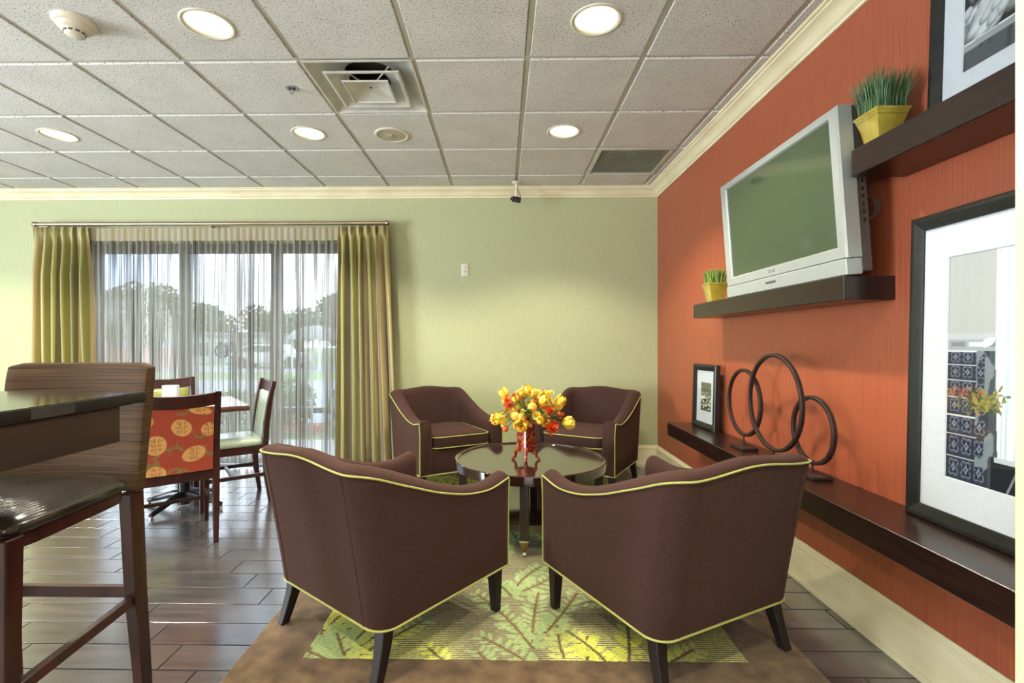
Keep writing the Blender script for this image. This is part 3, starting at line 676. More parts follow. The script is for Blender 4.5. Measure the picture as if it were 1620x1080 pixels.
def armchair(loc, rz, label):
    t = thing('armchair', label, 'armchair', loc, rz, 'brown tub armchairs around the coffee table')
    P = tub_path(); bm = new(); loops = []
    def section(q, h, sh=0, dy=0):
        x, y, xi, yi, nx, ny = q
        pr = [(.006 + sh, .192 + sh), (0 + sh, .204 + sh), (0 + sh, .33), (0 + sh, .45), (0 + sh, h - .035), (.001 + sh, h - .014), (.010 + sh, h), (.028, h + .009 - sh), (.048, h + .012 - sh), (.070, h + .006 - sh), (.087 - sh, h - .010), (.096 - sh, h - .04), (.098 - sh, .48), (.098 - sh, .36), (.098 - sh, .21 + sh), (.09 - sh, .195 + sh)]
        return [rake((x + (xi - x) * d / .098, y + dy + (yi - y) * d / .098, z)) for d, z in pr]
    hs = lambda q: tub_h(q[0], q[1], q[4], q[5])
    loops = [section(q, hs(q)) for q in P]
    loops.insert(0, section(P[0], hs(P[0]), .009, .008)); loops.append(section(P[-1], hs(P[-1]), .009, .008))
    rings(bm, loops); obj('shell', bm, M['fabric'], t, angle=50)
    top = [rake((x + nx * .002, y + ny * .002, tub_h(x, y, nx, ny) - .012)) for x, y, _a, _b, nx, ny in P]
    bot = [rake((x + nx * .001, y + ny * .001, .197)) for x, y, _a, _b, nx, ny in P]
    a0, a1 = top[0], top[-1]
    full = [(bot[0][0], .366, z) for z in (.2, .3, .4, .5)] + [(a0[0], .366, a0[2] - .012)] + top + [(a1[0], .366, a1[2] - .012)] + [(bot[-1][0], .366, z) for z in (.5, .4, .3, .2)]
    bm = new(); tube(bm, full, .0038, 6); obj('top_piping', bm, M['piping'], t)
    bm = new(); tube(bm, bot + [(-.3, .368, .197), (0, .37, .197), (.3, .368, .197)], .0040, 6, closed=True); obj('bottom_piping', bm, M['piping'], t)
    for s in (-1, 1):
        sm = [rake((s * .262, -.3455, z)) for z in (.2, .35, .5, .65, .762)]
        bm = new(); tube(bm, sm, .0022, 5); obj('seam', bm, M['fabric'], t)
    bm = new(); box(bm, -.258, .258, -.24, .348, .195, .385); obj('seat_base', bm, M['fabric'], t, bevel=.01, seg=2)
    # loose cushion, crowned
    bm = new(); n = 40; lo = []
    def sq(w, d, z, y0, k=5):
        out = []
        for i in range(n):
            a = 2 * PI * i / n + PI / 4; c, s = math.cos(a), math.sin(a); e = 2 / k
            out.append((w * abs(c) ** e * (1 if c > 0 else -1), y0 + d * abs(s) ** e * (1 if s > 0 else -1), z))
        return out
    for w, d, z in ((.235, .285, .384), (.252, .302, .388), (.256, .306, .41), (.256, .306, .455), (.252, .302, .474), (.22, .27, .486), (.14, .18, .494), (.02, .03, .496)): lo.append(sq(w, d, z, .057, 9))
    rings(bm, lo); cu = obj('seat_cushion', bm, M['fabric'], t, angle=60)
    for z in (.472, .390):
        bm = new(); tube(bm, sq(.2545, .3045, z, .057, 9), .0042, 6, closed=True); obj('cushion_piping', bm, M['piping'], cu)
    for s in (-1, 1):
        bm = new(); posts(bm, [((s * .318, .318, 0), .034, .034), ((s * .315, .315, .2), .052, .052)]); obj('leg', bm, M['chairleg'], t, bevel=.003, seg=1)
        bm = new(); posts(bm, [((s * .318, -.338, 0), .036, .036), ((s * .314, -.318, .06), .040, .040), ((s * .308, -.298, .13), .046, .046), ((s * .302, -.285, .2), .052, .052)]); obj('leg', bm, M['chairleg'], t, bevel=.003, seg=1)
    return t
def face(fx, fy): return math.atan2(-fx, fy)     # local +y -> (fx, fy)
def S(x, y): return (x, y + .0166 * x, 0)
z0 = .0103
ch = armchair((*S(-.478, 2.172)[:2], z0), face(.622, .783), 'brown armchair seen from behind, nearest the bar stool')
dup(ch, (*S(.667, 2.094)[:2], z0), face(-.461, .887), 'brown armchair seen from behind, nearest the ring sculptures')
dup(ch, (*S(-.49, 4.17)[:2], z0), face(.496, -.868), 'brown armchair facing us beside the striped curtain')
dup(ch, (*S(.7075, 4.155)[:2], z0), face(-.5, -.87), 'brown armchair facing us in the corner by the orange wall')

# ------------------------------------------------------------------ round coffee table
ct = thing('coffee_table', 'round dark wood coffee table with lower shelf between the armchairs', 'table', (.176, 3.2, z0), math.radians(-7))
bm = new(); lathe(bm, [(.0, .452), (.455, .452), (.457, .458), (.462, .461), (.480, .461), (.486, .456), (.486, .446), (.484, .405), (.480, .402), (.440, .402), (.44, .44), (0, .44)], 72, cap=False)
bmesh.ops.remove_doubles(bm, verts=bm.verts, dist=1e-5); obj('tabletop', bm, mat('table_gloss', srgb(34, 20, 16), .1, col2=srgb(46, 28, 22), scale=(30, 3, 30), coat=.6, spec=.8), ct, angle=30)
bm = new(); lathe(bm, [(0, .180), (.435, .180), (.44, .176), (.44, .140), (.436, .137), (0, .137)], 64, cap=False); bmesh.ops.remove_doubles(bm, verts=bm.verts, dist=1e-5)
obj('lower_shelf', bm, bpy.data.materials['table_gloss'], ct, angle=30)
for k in range(4):
    a = -PI / 2 + k * PI / 2; c, s = math.cos(a), math.sin(a)
    bm = new(); taper(bm, (.438 * c, .438 * s, .095), (.438 * c, .438 * s, .404), .05, .05, a); lg = obj('leg', bm, M['espresso'], ct, bevel=.003, seg=1)
    bm = new(); taper(bm, (.438 * c, .438 * s, .035), (.438 * c, .438 * s, .088), .026, .047, a); obj('foot_ferrule', bm, M['brass'], lg, bevel=.002, seg=1)
    bm = new(); box(bm, -.027, .027, -.027, .027, .087, .096, Matrix.Translation((.438 * c, .438 * s, 0)) @ Matrix.Rotation(a, 4, 'Z')); obj('foot_collar', bm, M['chrome'], lg, bevel=.002, seg=1)
    bm = new(); tube(bm, [(.438 * c - .009 * s, .438 * s + .009 * c, .017), (.438 * c + .009 * s, .438 * s - .009 * c, .017)], .017, 14); obj('caster', bm, M['chrome'], lg)

# ------------------------------------------------------------------ vase and bouquet
TZ = z0 + .4525
vs = thing('vase', 'square red and gold lacquer vase on four claw feet holding the bouquet', 'vase', (.149, 3.155, TZ), math.radians(45 - 3))
bm = new()
def sqr(h, z, r=.0): return [(-h, -h, z), (h, -h, z), (h, h, z), (-h, h, z)]
rings(bm, [sqr(.034, .058), sqr(.044, .052), sqr(.045, .075), sqr(.041, .12), sqr(.041, .2), sqr(.046, .26), sqr(.054, .285), sqr(.054, .29), sqr(.045, .29), sqr(.036, .26), sqr(.035, .1)], cap=True)
obj('vase_body', bm, M['lacquer'], vs, bevel=.003, seg=2)
for i in range(4):
    a = PI / 4 + i * PI / 2; c, s = math.cos(a), math.sin(a)
    bm = new(); tube(bm, [(.05 * c, .05 * s, .085), (.064 * c, .064 * s, .055), (.064 * c, .064 * s, .03), (.073 * c, .073 * s, .012), (.088 * c, .088 * s, .007)], [.010, .012, .0085, .009, .008], 8)
    ball(bm, (.084 * c, .084 * s, .009), .0092, 8, 6); obj('claw_foot', bm, M['lacquer'], vs)
bq = thing('bouquet', 'bouquet of yellow tulips, red spiky blooms and berries in the red vase', 'flowers', (.163, 3.155, TZ))
rb = random.Random(21)
def orient(d): return Vector((0, 0, 1)).rotation_difference(Vector(d).normalized()).to_matrix()
def stem(p, name='stem'):
    bm = new(); q = Vector(p); b0 = Vector((-.014 + q.x * .06, q.y * .06, .12)); b1 = Vector((-.014 + q.x * .14, q.y * .14, .275)); md = b1.lerp(q, .5) + Vector((0, 0, .02))
    tube(bm, [b0, b1, md, q], .0022, 5); return bm
def blossom(kind, p, d, sc=1.0):
    R = orient(d); p = Vector(p); bm = new()
    def pt(v): return p + R @ (Vector(v) * sc)
    if kind == 'tulip':
        for k in range(6):
            a = k * PI / 3; o_ = .006 if k % 2 else 0; lp = []
            for z, rr_, wd in ((0, .006, .006), (.012, .018 + o_ * .3, .014), (.028, .021 + o_ * .5, .016), (.044, .018 + o_, .012), (.056, .012 + o_ * 1.6, .003)):
                lp.append([pt((rr_ * math.cos(a) - w * math.sin(a), rr_ * math.sin(a) + w * math.cos(a), z)) for w in (-wd, 0, wd)])
                lp[-1][1] += R @ Vector((.004 * math.cos(a), .004 * math.sin(a), 0)) * sc
            rings(bm, lp, closed=False, cap=False)
        m = M['tulip']
    elif kind == 'yellow_bloom':
        for lay in range(4):
            for k in range(7):
                a = k * 2 * PI / 7 + lay * .45; r0, r1 = .004, .026 - lay * .005; z1 = .006 + lay * .006
                rings(bm, [[pt((r * math.cos(a + w), r * math.sin(a + w), z)) for w in (-.42, 0, .42)] for r, z in ((r0, 0), (r1 * .7, z1 * .9), (r1, z1 + .004))], closed=False, cap=False)
        m = M['yellow_petal']
    elif kind == 'red_bloom':
        for k in range(46):
            a, e = rb.uniform(0, 2 * PI), rb.uniform(.05, 1.45); l = rb.uniform(.022, .034)
            v = Vector((math.cos(a) * math.cos(e), math.sin(a) * math.cos(e), math.sin(e)))
            sd = v.cross(Vector((.1, .2, 1))).normalized() * .003
            rings(bm, [[pt(v * .004 - sd), pt(v * .004 + sd)], [pt(v * l * .6 - sd * 1.3), pt(v * l * .6 + sd * 1.3)], [pt(v * l - sd * .3), pt(v * l + sd * .3)]], closed=False, cap=False)
        m = M['red_petal']
    elif kind == 'fruit':
        ball(bm, p, .017 * sc, 14, 10, (1, 1, .95)); m = M['peach_fruit']
    elif kind == 'berry':
        ball(bm, p, .011 * sc, 10, 8); m = M['red_berry']
    f = obj(kind, bm, m, bq, angle=70)
    obj('stem', stem(p), M['leaf'], f)
FL = [  # px-like plan: x, y, z above the table, kind, scale
    ('tulip', -.01, -.04, .475, 1.1), ('tulip', .075, -.05, .40, 1.5), ('tulip', .175, -.03, .40, 1.25), ('tulip', .215, -.05, .27, 1.25), ('tulip', -.045, -.13, .26, 1.5),
    ('tulip', -.17, -.02, .29, 1.0), ('tulip', .055, -.14, .30, .9), ('tulip', .10, 0, .44, 1.0),
    ('yellow_bloom', -.135, -.02, .42, 1.1), ('yellow_bloom', -.06, -.02, .43, .9), ('yellow_bloom', .045, -.10, .33, 1.2), ('yellow_bloom', .13, -.02, .42, 1.1), ('yellow_bloom', -.145, -.05, .27, 1.2),
    ('yellow_bloom', .035, 0, .455, 1.1), ('yellow_bloom', -.09, -.08, .355, 1), ('yellow_bloom', .155, .02, .36, 1), ('yellow_bloom', -.13, .05, .35, .9), ('yellow_bloom', .08, -.07, .425, 1.2),
    ('red_bloom', -.115, -.07, .385, 1.2), ('red_bloom', .115, -.10, .36, 1.2), ('red_bloom', .13, -.13, .255, 1.5), ('red_bloom', -.08, 0, .44, .9), ('red_bloom', .02, -.03, .42, .9), ('red_bloom', .19, -.02, .33, .8),
    ('fruit', -.085, -.12, .335, 1.4), ('fruit', -.045, -.13, .33, 1.3), ('fruit', -.075, -.12, .27, 1.2), ('fruit', -.02, -.13, .285, 1.0),
    ('berry', -.045, -.04, .455, 1.2), ('berry', -.145, -.08, .235, 1.5), ('berry', .09, -.12, .30, 1.3), ('berry', .19, -.06, .345, 1.0), ('berry', -.01, -.09, .41, 1.0), ('berry', .05, .05, .44, 1)]
FL += [('yellow_bloom', -.19, -.04, .30, .7), ('yellow_bloom', -.16, -.06, .33, .7), ('red_bloom', -.13, -.09, .43, 1.0), ('tulip', -.14, -.03, .455, 1.1), ('yellow_bloom', .02, -.06, .46, .9), ('tulip', .09, -.09, .27, .8), ('fruit', .02, -.12, .40, 1.5), ('berry', .215, -.02, .335, 1.0), ('tulip', -.185, -.05, .275, .8)]
FL += [(k, x + rb.uniform(-.02, .02), y + .05, z - rb.uniform(-.01, .05), sc * .95) for k, x, y, z, sc in FL[:24]]
FL += [(rb.choice(['red_bloom', 'berry', 'yellow_bloom', 'fruit', 'tulip']), .19 * math.cos(q * .7) * rb.uniform(.2, 1), -.09 * rb.random(), .38 + .12 * math.sin(q * 1.9), rb.uniform(.6, .9)) for q in range(40)]
for kind, x, y, z, sc in FL: blossom(kind, (x, y, z * .86 + .005), (x + .014, y * 1.2 - .03, z - .20), sc * (1.05 if kind in ('yellow_bloom', 'tulip') else 1.2))
for k in range(130):
    a = rb.uniform(0, 2 * PI); q = rb.uniform(.25, 1.1) ; x, y = .17 * q * math.cos(a), .15 * q * math.sin(a); z = .25 + .13 * rb.random() * (1.2 - q * .6)
    bm = new(); d = Vector((x, y, rb.uniform(-.03, .14))).normalized(); sd = d.cross(Vector((0, 0, 1))).normalized() * .011; p = Vector((x, y, z)); l = rb.uniform(.035, .07)
    rings(bm, [[p - sd * .2, p + sd * .2], [p + d * l * .35 - sd, p + d * l * .35 + sd], [p + d * l * .7 - sd * .8 - Vector((0, 0, .004)), p + d * l * .7 + sd * .8 - Vector((0, 0, .004))], [p + d * l - sd * .1 - Vector((0, 0, .012)), p + d * l + sd * .1 - Vector((0, 0, .012))]], closed=False, cap=False)
    obj('leaf', bm, M['leaf'], bq, angle=70)
bm = new()
for k in range(40):
    a = rb.uniform(0, 2 * PI); q = rb.uniform(.2, 1); e = Vector((.19 * q * math.cos(a), .16 * q * math.sin(a), .27 + .13 * rb.random()))
    tube(bm, [(-.014 + e.x * .12, e.y * .12, .27), e * .6 + Vector((0, 0, .14)), e], .0013, 4)
    ball(bm, e, .004, 6, 4)
obj('filler_sprigs', bm, M['leaf'], bq, kind='stuff')

# ------------------------------------------------------------------ floating shelves on the orange wall
def shelf(label, x0, y0, y1, z0_, z1):
    t = thing('wall_shelf', label, 'shelf', ((x0 + XR) / 2, (y0 + y1) / 2, z0_), 0, 'floating shelves on the orange wall')
    hx, hy = (XR - x0) / 2, (y1 - y0) / 2
    bxo('shelf_box', (-hx, hx, -hy, hy, 0, z1 - z0_), M['espresso'], t, bevel=.0025)
shelf('long low dark wood shelf carrying the ring sculptures and two frames', 1.265, 1.084, 3.79 + RY, .50, .595)
shelf('short dark wood shelf under the television', 1.317, 1.908 + RY, 3.41 + RY, 1.373, 1.467)
shelf('upper dark wood shelf with the dark green grass pot', 1.314, 1.084, 1.862 + RY, 1.83, 1.93)

# ------------------------------------------------------------------ pictures
def picture(label, loc, rz, lean, w, h, b, depth, mw, pr, cvs, glass=True, group='black framed pictures'):
    """pr = print rectangle (x0, x1, z0, z1) from the lower left corner of the frame"""
    t = thing('picture_frame', label, 'picture', loc, group=group, rot=(-lean, 0, rz))
    hw = w / 2; D = depth
    def rc(d, y): return [(-hw + d, y, d), (hw - d, y, d), (hw - d, y, h - d), (-hw + d, y, h - d)]
    bm = new(); rings(bm, [rc(0, 0), rc(0, -D), rc(b * .12, -D - .004), rc(b * .35, -D - .005), rc(b * .85, -D + .002), rc(b, -D + .005), rc(b, 0), rc(0, 0)], cap=False)
    bmesh.ops.remove_doubles(bm, verts=bm.verts, dist=1e-5); obj('frame', bm, M['black_frame'], t, angle=20)
    bxo('backing', (-hw + b * .8, hw - b * .8, -.004, -.001, b * .8, h - b * .8), M['counter_wood'], t, bevel=0)
    x0, x1, a0, a1 = pr; x0 -= hw; x1 -= hw; y = -D + .011
    def rr_(e, yy): return [(x0 - e, yy, a0 - e), (x1 + e, yy, a0 - e), (x1 + e, yy, a1 + e), (x0 - e, yy, a1 + e)]
    bm = new(); rings(bm, [rc(b, y), rr_(.003, y), rr_(0, y + .003), rr_(0, y + .004)], cap=False); obj('matboard', bm, M['matboard'], t, smooth=False)
    paint_grid('print', x1 - x0, a1 - a0, cvs.a, lambda X, Z, u, v: (X, y + .0035, Z), M['printmat'], t, x0, a0)
    if glass: bxo('picture_glass', (-hw + b, hw - b, y - .004, y - .003, b, h - b), M['pic_glass'], t, bevel=0)
    return t
RZ = -PI / 2
# tall print: patterned tin tiles, ledge, pale wall and a bright, streaked right side
PWD, PHT = .414, .727
cv = Canvas(170, 290, PWD, PHT, (168, 171, 172))
cv.rect(0, PWD, 0, .42, (44, 48, 60)); cv.rect(0, PWD, .42, .475, (150, 154, 162)); cv.rect(0, PWD, .455, .475, (176, 180, 186))
for i in range(6): cv.rect(.01 + i * .062, .06 + i * .062, .432, .447, (196, 200, 206) if i % 2 else (120, 124, 134))
rows = [0, .076, .149, .211, .27, .325, .375, .42]
for a, b in zip(rows, rows[1:]):
    for k in range(-1, 4):
        x = .006 + k * .043; w = .043; cx, cy = x + w / 2, (a + b) / 2; h = b - a
        if x > .135: continue
        cv.rect(max(x, 0), x + .0015, a, b, (20, 22, 32))
        for q in range(4):
            an = PI / 4 + q * PI / 2; cv.ell(cx + math.cos(an) * w * .27, cy + math.sin(an) * h * .27, w * .2, h * .17, 0, (104, 112, 134)); cv.ell(cx + math.cos(an) * w * .27, cy + math.sin(an) * h * .27, w * .13, h * .10, 0, (34, 38, 52))
        cv.ell(cx, cy, w * .26, h * .26, 0, (24, 26, 38)); cv.ell(cx, cy, w * .10, h * .2, 0, (120, 128, 150)); cv.ell(cx, cy, w * .2, h * .09, 0, (120, 128, 150)); cv.ell(cx, cy, w * .06, h * .06, 0, (20, 22, 32))
    cv.rect(0, .105, b - .005, b - .001, (206, 210, 220))
cv.rect(.14, PWD, .0, .42, (62, 68, 76))
g = vnoise(cv.X, cv.Y, 60, 14, 3)
cv.put((cv.X > .10) & (cv.X < .17) & (cv.Y < .42) & (g > .62), (116, 126, 134))
bright_ = (cv.X > .157 + .04 * np.clip(.42 - cv.Y, 0, 1)) & (cv.Y > .10)
st = vnoise(cv.X, cv.Y, 150, 3, 8); cv.put(bright_, (214, 220, 224)); cv.put(bright_ & (st > .64), (184, 198, 203)); cv.put(bright_ & (st < .2), (250, 252, 252))
cv.put((cv.X > .15) & (cv.Y < .10), (22, 24, 34)); cv.seg(.2, 0, .24, .1, .003, (120, 126, 140)); cv.rect(.16, .3, .085, .10, (180, 186, 196))
rp = random.Random(4)
for k in range(120):
    x, y = rp.gauss(.125, .03), rp.gauss(.24, .016) + .02; cv.ell(x, y, rp.uniform(.006, .016), .004, rp.uniform(0, 3), rp.choice([(120, 116, 50), (86, 96, 50), (150, 130, 70), (50, 66, 50)]))
for k in range(60):
    x, y = rp.gauss(.05, .03), rp.gauss(.285, .008); cv.ell(x, y, rp.uniform(.004, .009), .003, rp.uniform(0, 3), rp.choice([(150, 90, 70), (160, 120, 60), (90, 60, 60)]))
cv.ell(.135, .445, .022, .012, .5, (222, 224, 226)); cv.rect(0, PWD, PHT - .0022, PHT, (110, 112, 110)); cv.rect(0, .0015, .475, PHT, (110, 112, 110))
picture('tallest black frame with white mat leaning on the low shelf beside the pilaster', (1.487, 1.448 + RY, .596), RZ, math.radians(1.2), .69, 1.055, .05, .028, .1, (.143, .143 + PWD, .168, .168 + PHT), cv)
# squash print
cv = Canvas(180, 180, .40, .42, (34, 36, 38))
gg = vnoise(cv.X, cv.Y, 40, 40, 6); cv.put(gg > .62, (78, 82, 84)); cv.put(gg > .8, (120, 124, 124))
cv.seg(-.02, .16, .2, .26, .011, (108, 112, 114))
for k in range(34):
    x = rp.uniform(-.02, .42); y = .075 + (33 - k) / 34 * (.10 + .25 * x) + rp.uniform(0, .02)
    s_ = rp.uniform(.85, 1.2); an = rp.uniform(.3, 1.0); cv.ell(x, y, .042 * s_, .021 * s_, an, (198, 202, 206), .75); cv.ell(x + math.cos(an) * .04, y + math.sin(an) * .035, .024 * s_, .015 * s_, an, (184, 188, 192), .6)
cv.put(cv.Y < .062 + .02 * cv.X, (74, 78, 84)); cv.put((cv.Y < .082 + .02 * cv.X) & (cv.Y > .060 + .02 * cv.X), (142, 146, 150)); cv.put(np.abs(cv.Y - .083 - .02 * cv.X) < .0016, (220, 224, 226))
g3 = vnoise(cv.X, cv.Y, 70, 12, 15); cv.put((cv.Y < .058 + .02 * cv.X) & (g3 > .6), (54, 58, 64))
picture('black frame with a squash photograph standing on the upper shelf', (1.489, 1.400 + RY, 1.931), RZ, math.radians(1.7), .62, .65, .046, .024, .1, (.116, .116 + .40, .146, .146 + .42), cv)
# small flower print
cv = Canvas(90, 120, .15, .20, (92, 94, 72))
g4 = vnoise(cv.X, cv.Y, 60, 60, 22); cv.put(g4 > .6, (112, 116, 90)); cv.put((cv.Y < .13) & (g4 > .45), (150, 152, 130)); cv.put((cv.Y < .06), (70, 72, 56))
for k in range(90):
    x, y = rp.uniform(0, .15), rp.uniform(0, .135); y = min(y, .07 + .07 * math.exp(-((x - .08) / .05) ** 2)); c = rp.choice([(232, 234, 214), (206, 208, 190), (36, 38, 28), (60, 62, 46)])
    cv.ell(x, y, rp.uniform(.003, .011), rp.uniform(.003, .007), rp.uniform(0, 3), c)
cv.ell(.06, .075, .012, .012, 0, (30, 32, 24)); cv.seg(.0, .09, .05, .1, .008, (226, 228, 210))
picture('smallest black frame with a flower print at the far end of the low shelf', (1.451, 3.512 + RY, .596), math.radians(-86), math.radians(1.5), .335, .455, .044, .03, .05, (.10, .25, .125, .325), cv)

# ------------------------------------------------------------------ ring sculptures
for x, y, zc, dia, lb in ((1.395, 2.857, .862, .39, 'middle sized iron ring sculpture, farthest along the shelf beside the small frame'), (1.37, 2.497, .906, .495, 'largest iron ring sculpture, between the two smaller rings'), (1.418, 2.262, .808, .315, 'smallest iron ring sculpture, nearest the tall frame')):
    t = thing('ring_sculpture', lb, 'sculpture', (x, y + RY, .596), 0, 'iron ring sculptures on the low shelf')
    zc -= .596; R_ = dia / 2; n = 56
    bm = new(); rings(bm, [[(a, r_ * math.cos(2 * PI * k / n), zc + r_ * math.sin(2 * PI * k / n)) for k in range(n)] for a, r_ in ((-.011, R_ - .014), (-.011, R_ - .004), (-.008, R_), (.008, R_), (.011, R_ - .004), (.011, R_ - .014), (.008, R_ - .018), (-.008, R_ - .018), (-.011, R_ - .014))], cap=False)
    bmesh.ops.remove_doubles(bm, verts=bm.verts, dist=1e-5); obj('ring', bm, M['iron'], t, angle=40)
    bm = new(); tube(bm, [(0, 0, .012), (0, 0, zc - R_ + .008)], .0042, 8); obj('stem', bm, M['iron'], t)
    bxo('base', (-.045, .045, -.077, .077, 0, .016), M['iron'], t, bevel=.002)

# ------------------------------------------------------------------ grass pots
def pot(name, label, loc, base, top, h, gh, gm, n, seed):
    t = thing(name, label, 'plant', loc, 0, 'wheatgrass in mustard pots')
    rg = random.Random(seed); b, q = base / 2, top / 2
    bm = new(); rings(bm, [sqr(b * .9, .001), sqr(b, .004), sqr(b * 1.08, h * .25), sqr(b + (q - b) * .42, h * .6), sqr(q * .93, h * .9), sqr(q * .99, h * .93), sqr(q, h * .95), sqr(q, h), sqr(q * .93, h), sqr(q * .9, h * .88), sqr(q * .8, h * .7)], cap=True)
    obj('pot', bm, M['pot'], t, bevel=.0025, seg=2)
    bm = new(); box(bm, -q * .88, q * .88, -q * .88, q * .88, h * .8, h * .9); obj('soil', bm, M['soil'], t)
    bm = new()
    for _ in range(n):
        x, y = rg.uniform(-.8, .8) * q, rg.uniform(-.8, .8) * q; l = gh * rg.uniform(.62, 1.05); ou = .25 * gh; dx, dy = x / q * ou * rg.uniform(.1, 1) + rg.gauss(0, .006), y / q * ou * rg.uniform(.1, 1) + rg.gauss(0, .006)
        a = rg.uniform(0, PI); w = Vector((math.cos(a), math.sin(a), 0)) * .0016
        lp = []
        for u, k in ((0, 1), (.4, 1), (.75, .8), (1, .15)):
            p = Vector((x + dx * u * u, y + dy * u * u, h * .88 + l * u * (1 - .06 * u))); lp.append([p - w * k, p + w * k])
        rings(bm, lp, closed=False, cap=False)
    obj('grass', bm, gm, t, kind='stuff', smooth=False)
pot('potted_grass', 'mustard pot of tall dark green grass on the upper shelf', (1.399, 1.826 + RY, 1.931), .072, .124, .124, .17, M['grass_dark'], 620, 1)
pot('potted_grass', 'mustard pot of short lime green grass beside the television', (1.382, 3.215 + RY, 1.468), .08, .128, .122, .115, M['grass_lime'], 620, 2)

# ------------------------------------------------------------------ television
tv = thing('television', 'silver flat television leaning forward over the short shelf', 'television', (1.352, 2.395 + RY, 1.470), rot=(math.radians(4.2), 0, RZ))
W2, H_ = .503, .652
def rxz(x0, x1, z0_, z1, y): return [(x0, y, z0_), (x1, y, z0_), (x1, y, z1), (x0, y, z1)]
SX0, SX1, SZ0, SZ1 = -.437, .452, .114, .612
bm = new(); rings(bm, [rxz(-W2, W2, .066, H_, .03), rxz(-W2, W2, .066, H_, -.022), rxz(-W2 + .006, W2 - .006, .068, H_ - .006, -.030), rxz(SX0 - .006, SX1 + .006, SZ0 - .006, SZ1 + .006, -.030), rxz(SX0, SX1, SZ0, SZ1, -.022)], cap=False)
obj('bezel', bm, M['silver'], tv, angle=20, smooth=False)
bm = new(); box(bm, SX0 - .001, SX1 + .001, -.0215, -.0175, SZ0 - .001, SZ1 + .001); obj('screen', bm, M['screen'], tv, smooth=False)
bxo('side_seam', (-W2 + .0, W2 - .0, -.010, .0, .0655, .0665), M['silver_dark'], tv, bevel=0)
spk = bxo('speaker_bar', (-W2 + .0, W2 - .0, -.034, .03, 0, .064), M['silver'], tv, bevel=.004)
bxo('sensor_slot', (-.075, .015, -.0352, -.033, .030, .042), M['silver_dark'], spk, bevel=0)
bxo('rear_housing', (-W2 + .004, W2 - .004, .03, .072, .01, H_ - .002), M['silver_dark'], tv, bevel=.004)
for k in range(6): bxo('side_button', (W2 - .005, W2 - .001, .045, .055, .2 + k * .03, .214 + k * .03), M['black'], tv, bevel=.001)
def text_mesh(name, s, size, m, parent, loc, rot, ext=.0006):
    cu = bpy.data.curves.new(name, 'FONT'); cu.body = s; cu.size = size; cu.extrude = ext; cu.align_x = 'CENTER'; cu.align_y = 'CENTER'
    to = bpy.data.objects.new(name + '_tmp', cu); C.objects.link(to); dg = bpy.context.evaluated_depsgraph_get(); me = bpy.data.meshes.new_from_object(to.evaluated_get(dg))
    bpy.data.objects.remove(to); me.materials.clear(); me.materials.append(m)
    o = bpy.data.objects.new(name, me); C.objects.link(o); o.parent = parent; o.location = loc; o.rotation_euler = rot; return o
text_mesh('logo', 'LG', .022, M['ledmark'], tv, (-.005, -.0302, .09), (PI / 2, 0, 0))
bm = new(); tube(bm, [(-.038 + .008 * math.cos(a * PI / 8), -.0305, .09 + .008 * math.sin(a * PI / 8)) for a in range(16)], .0011, 5, closed=True); obj('logo_ring', bm, M['ledmark'], tv)
bm = new()
for q in range(3): tube(bm, [(.46 + .006 * q, .09 + .035 * math.cos(a * PI / 10) * (1 + .1 * q), .26 + .05 * math.sin(a * PI / 10) * (1 - .08 * q)) for a in range(20)], .0022, 5, closed=True)
tube(bm, [(.46, .09, .31), (.44, .09, .42), (.46, .085, .5), (.40, .08, .6)], .0022, 5)
obj('coiled_cable', bm, M['silver_dark'], tv)
bm = new(); tube(bm, [(1.40, 1.733, 1.935), (1.41, 1.715, 1.95), (1.435, 1.70 + RY, 1.99), (1.465, 1.69 + RY, 1.998), (1.505, 1.68 + RY, 1.99)], .003, 6)
o = obj('power_cord', bm, M['black']); tag(o, 'thin black cord curving behind the upper picture frame', 'cord')

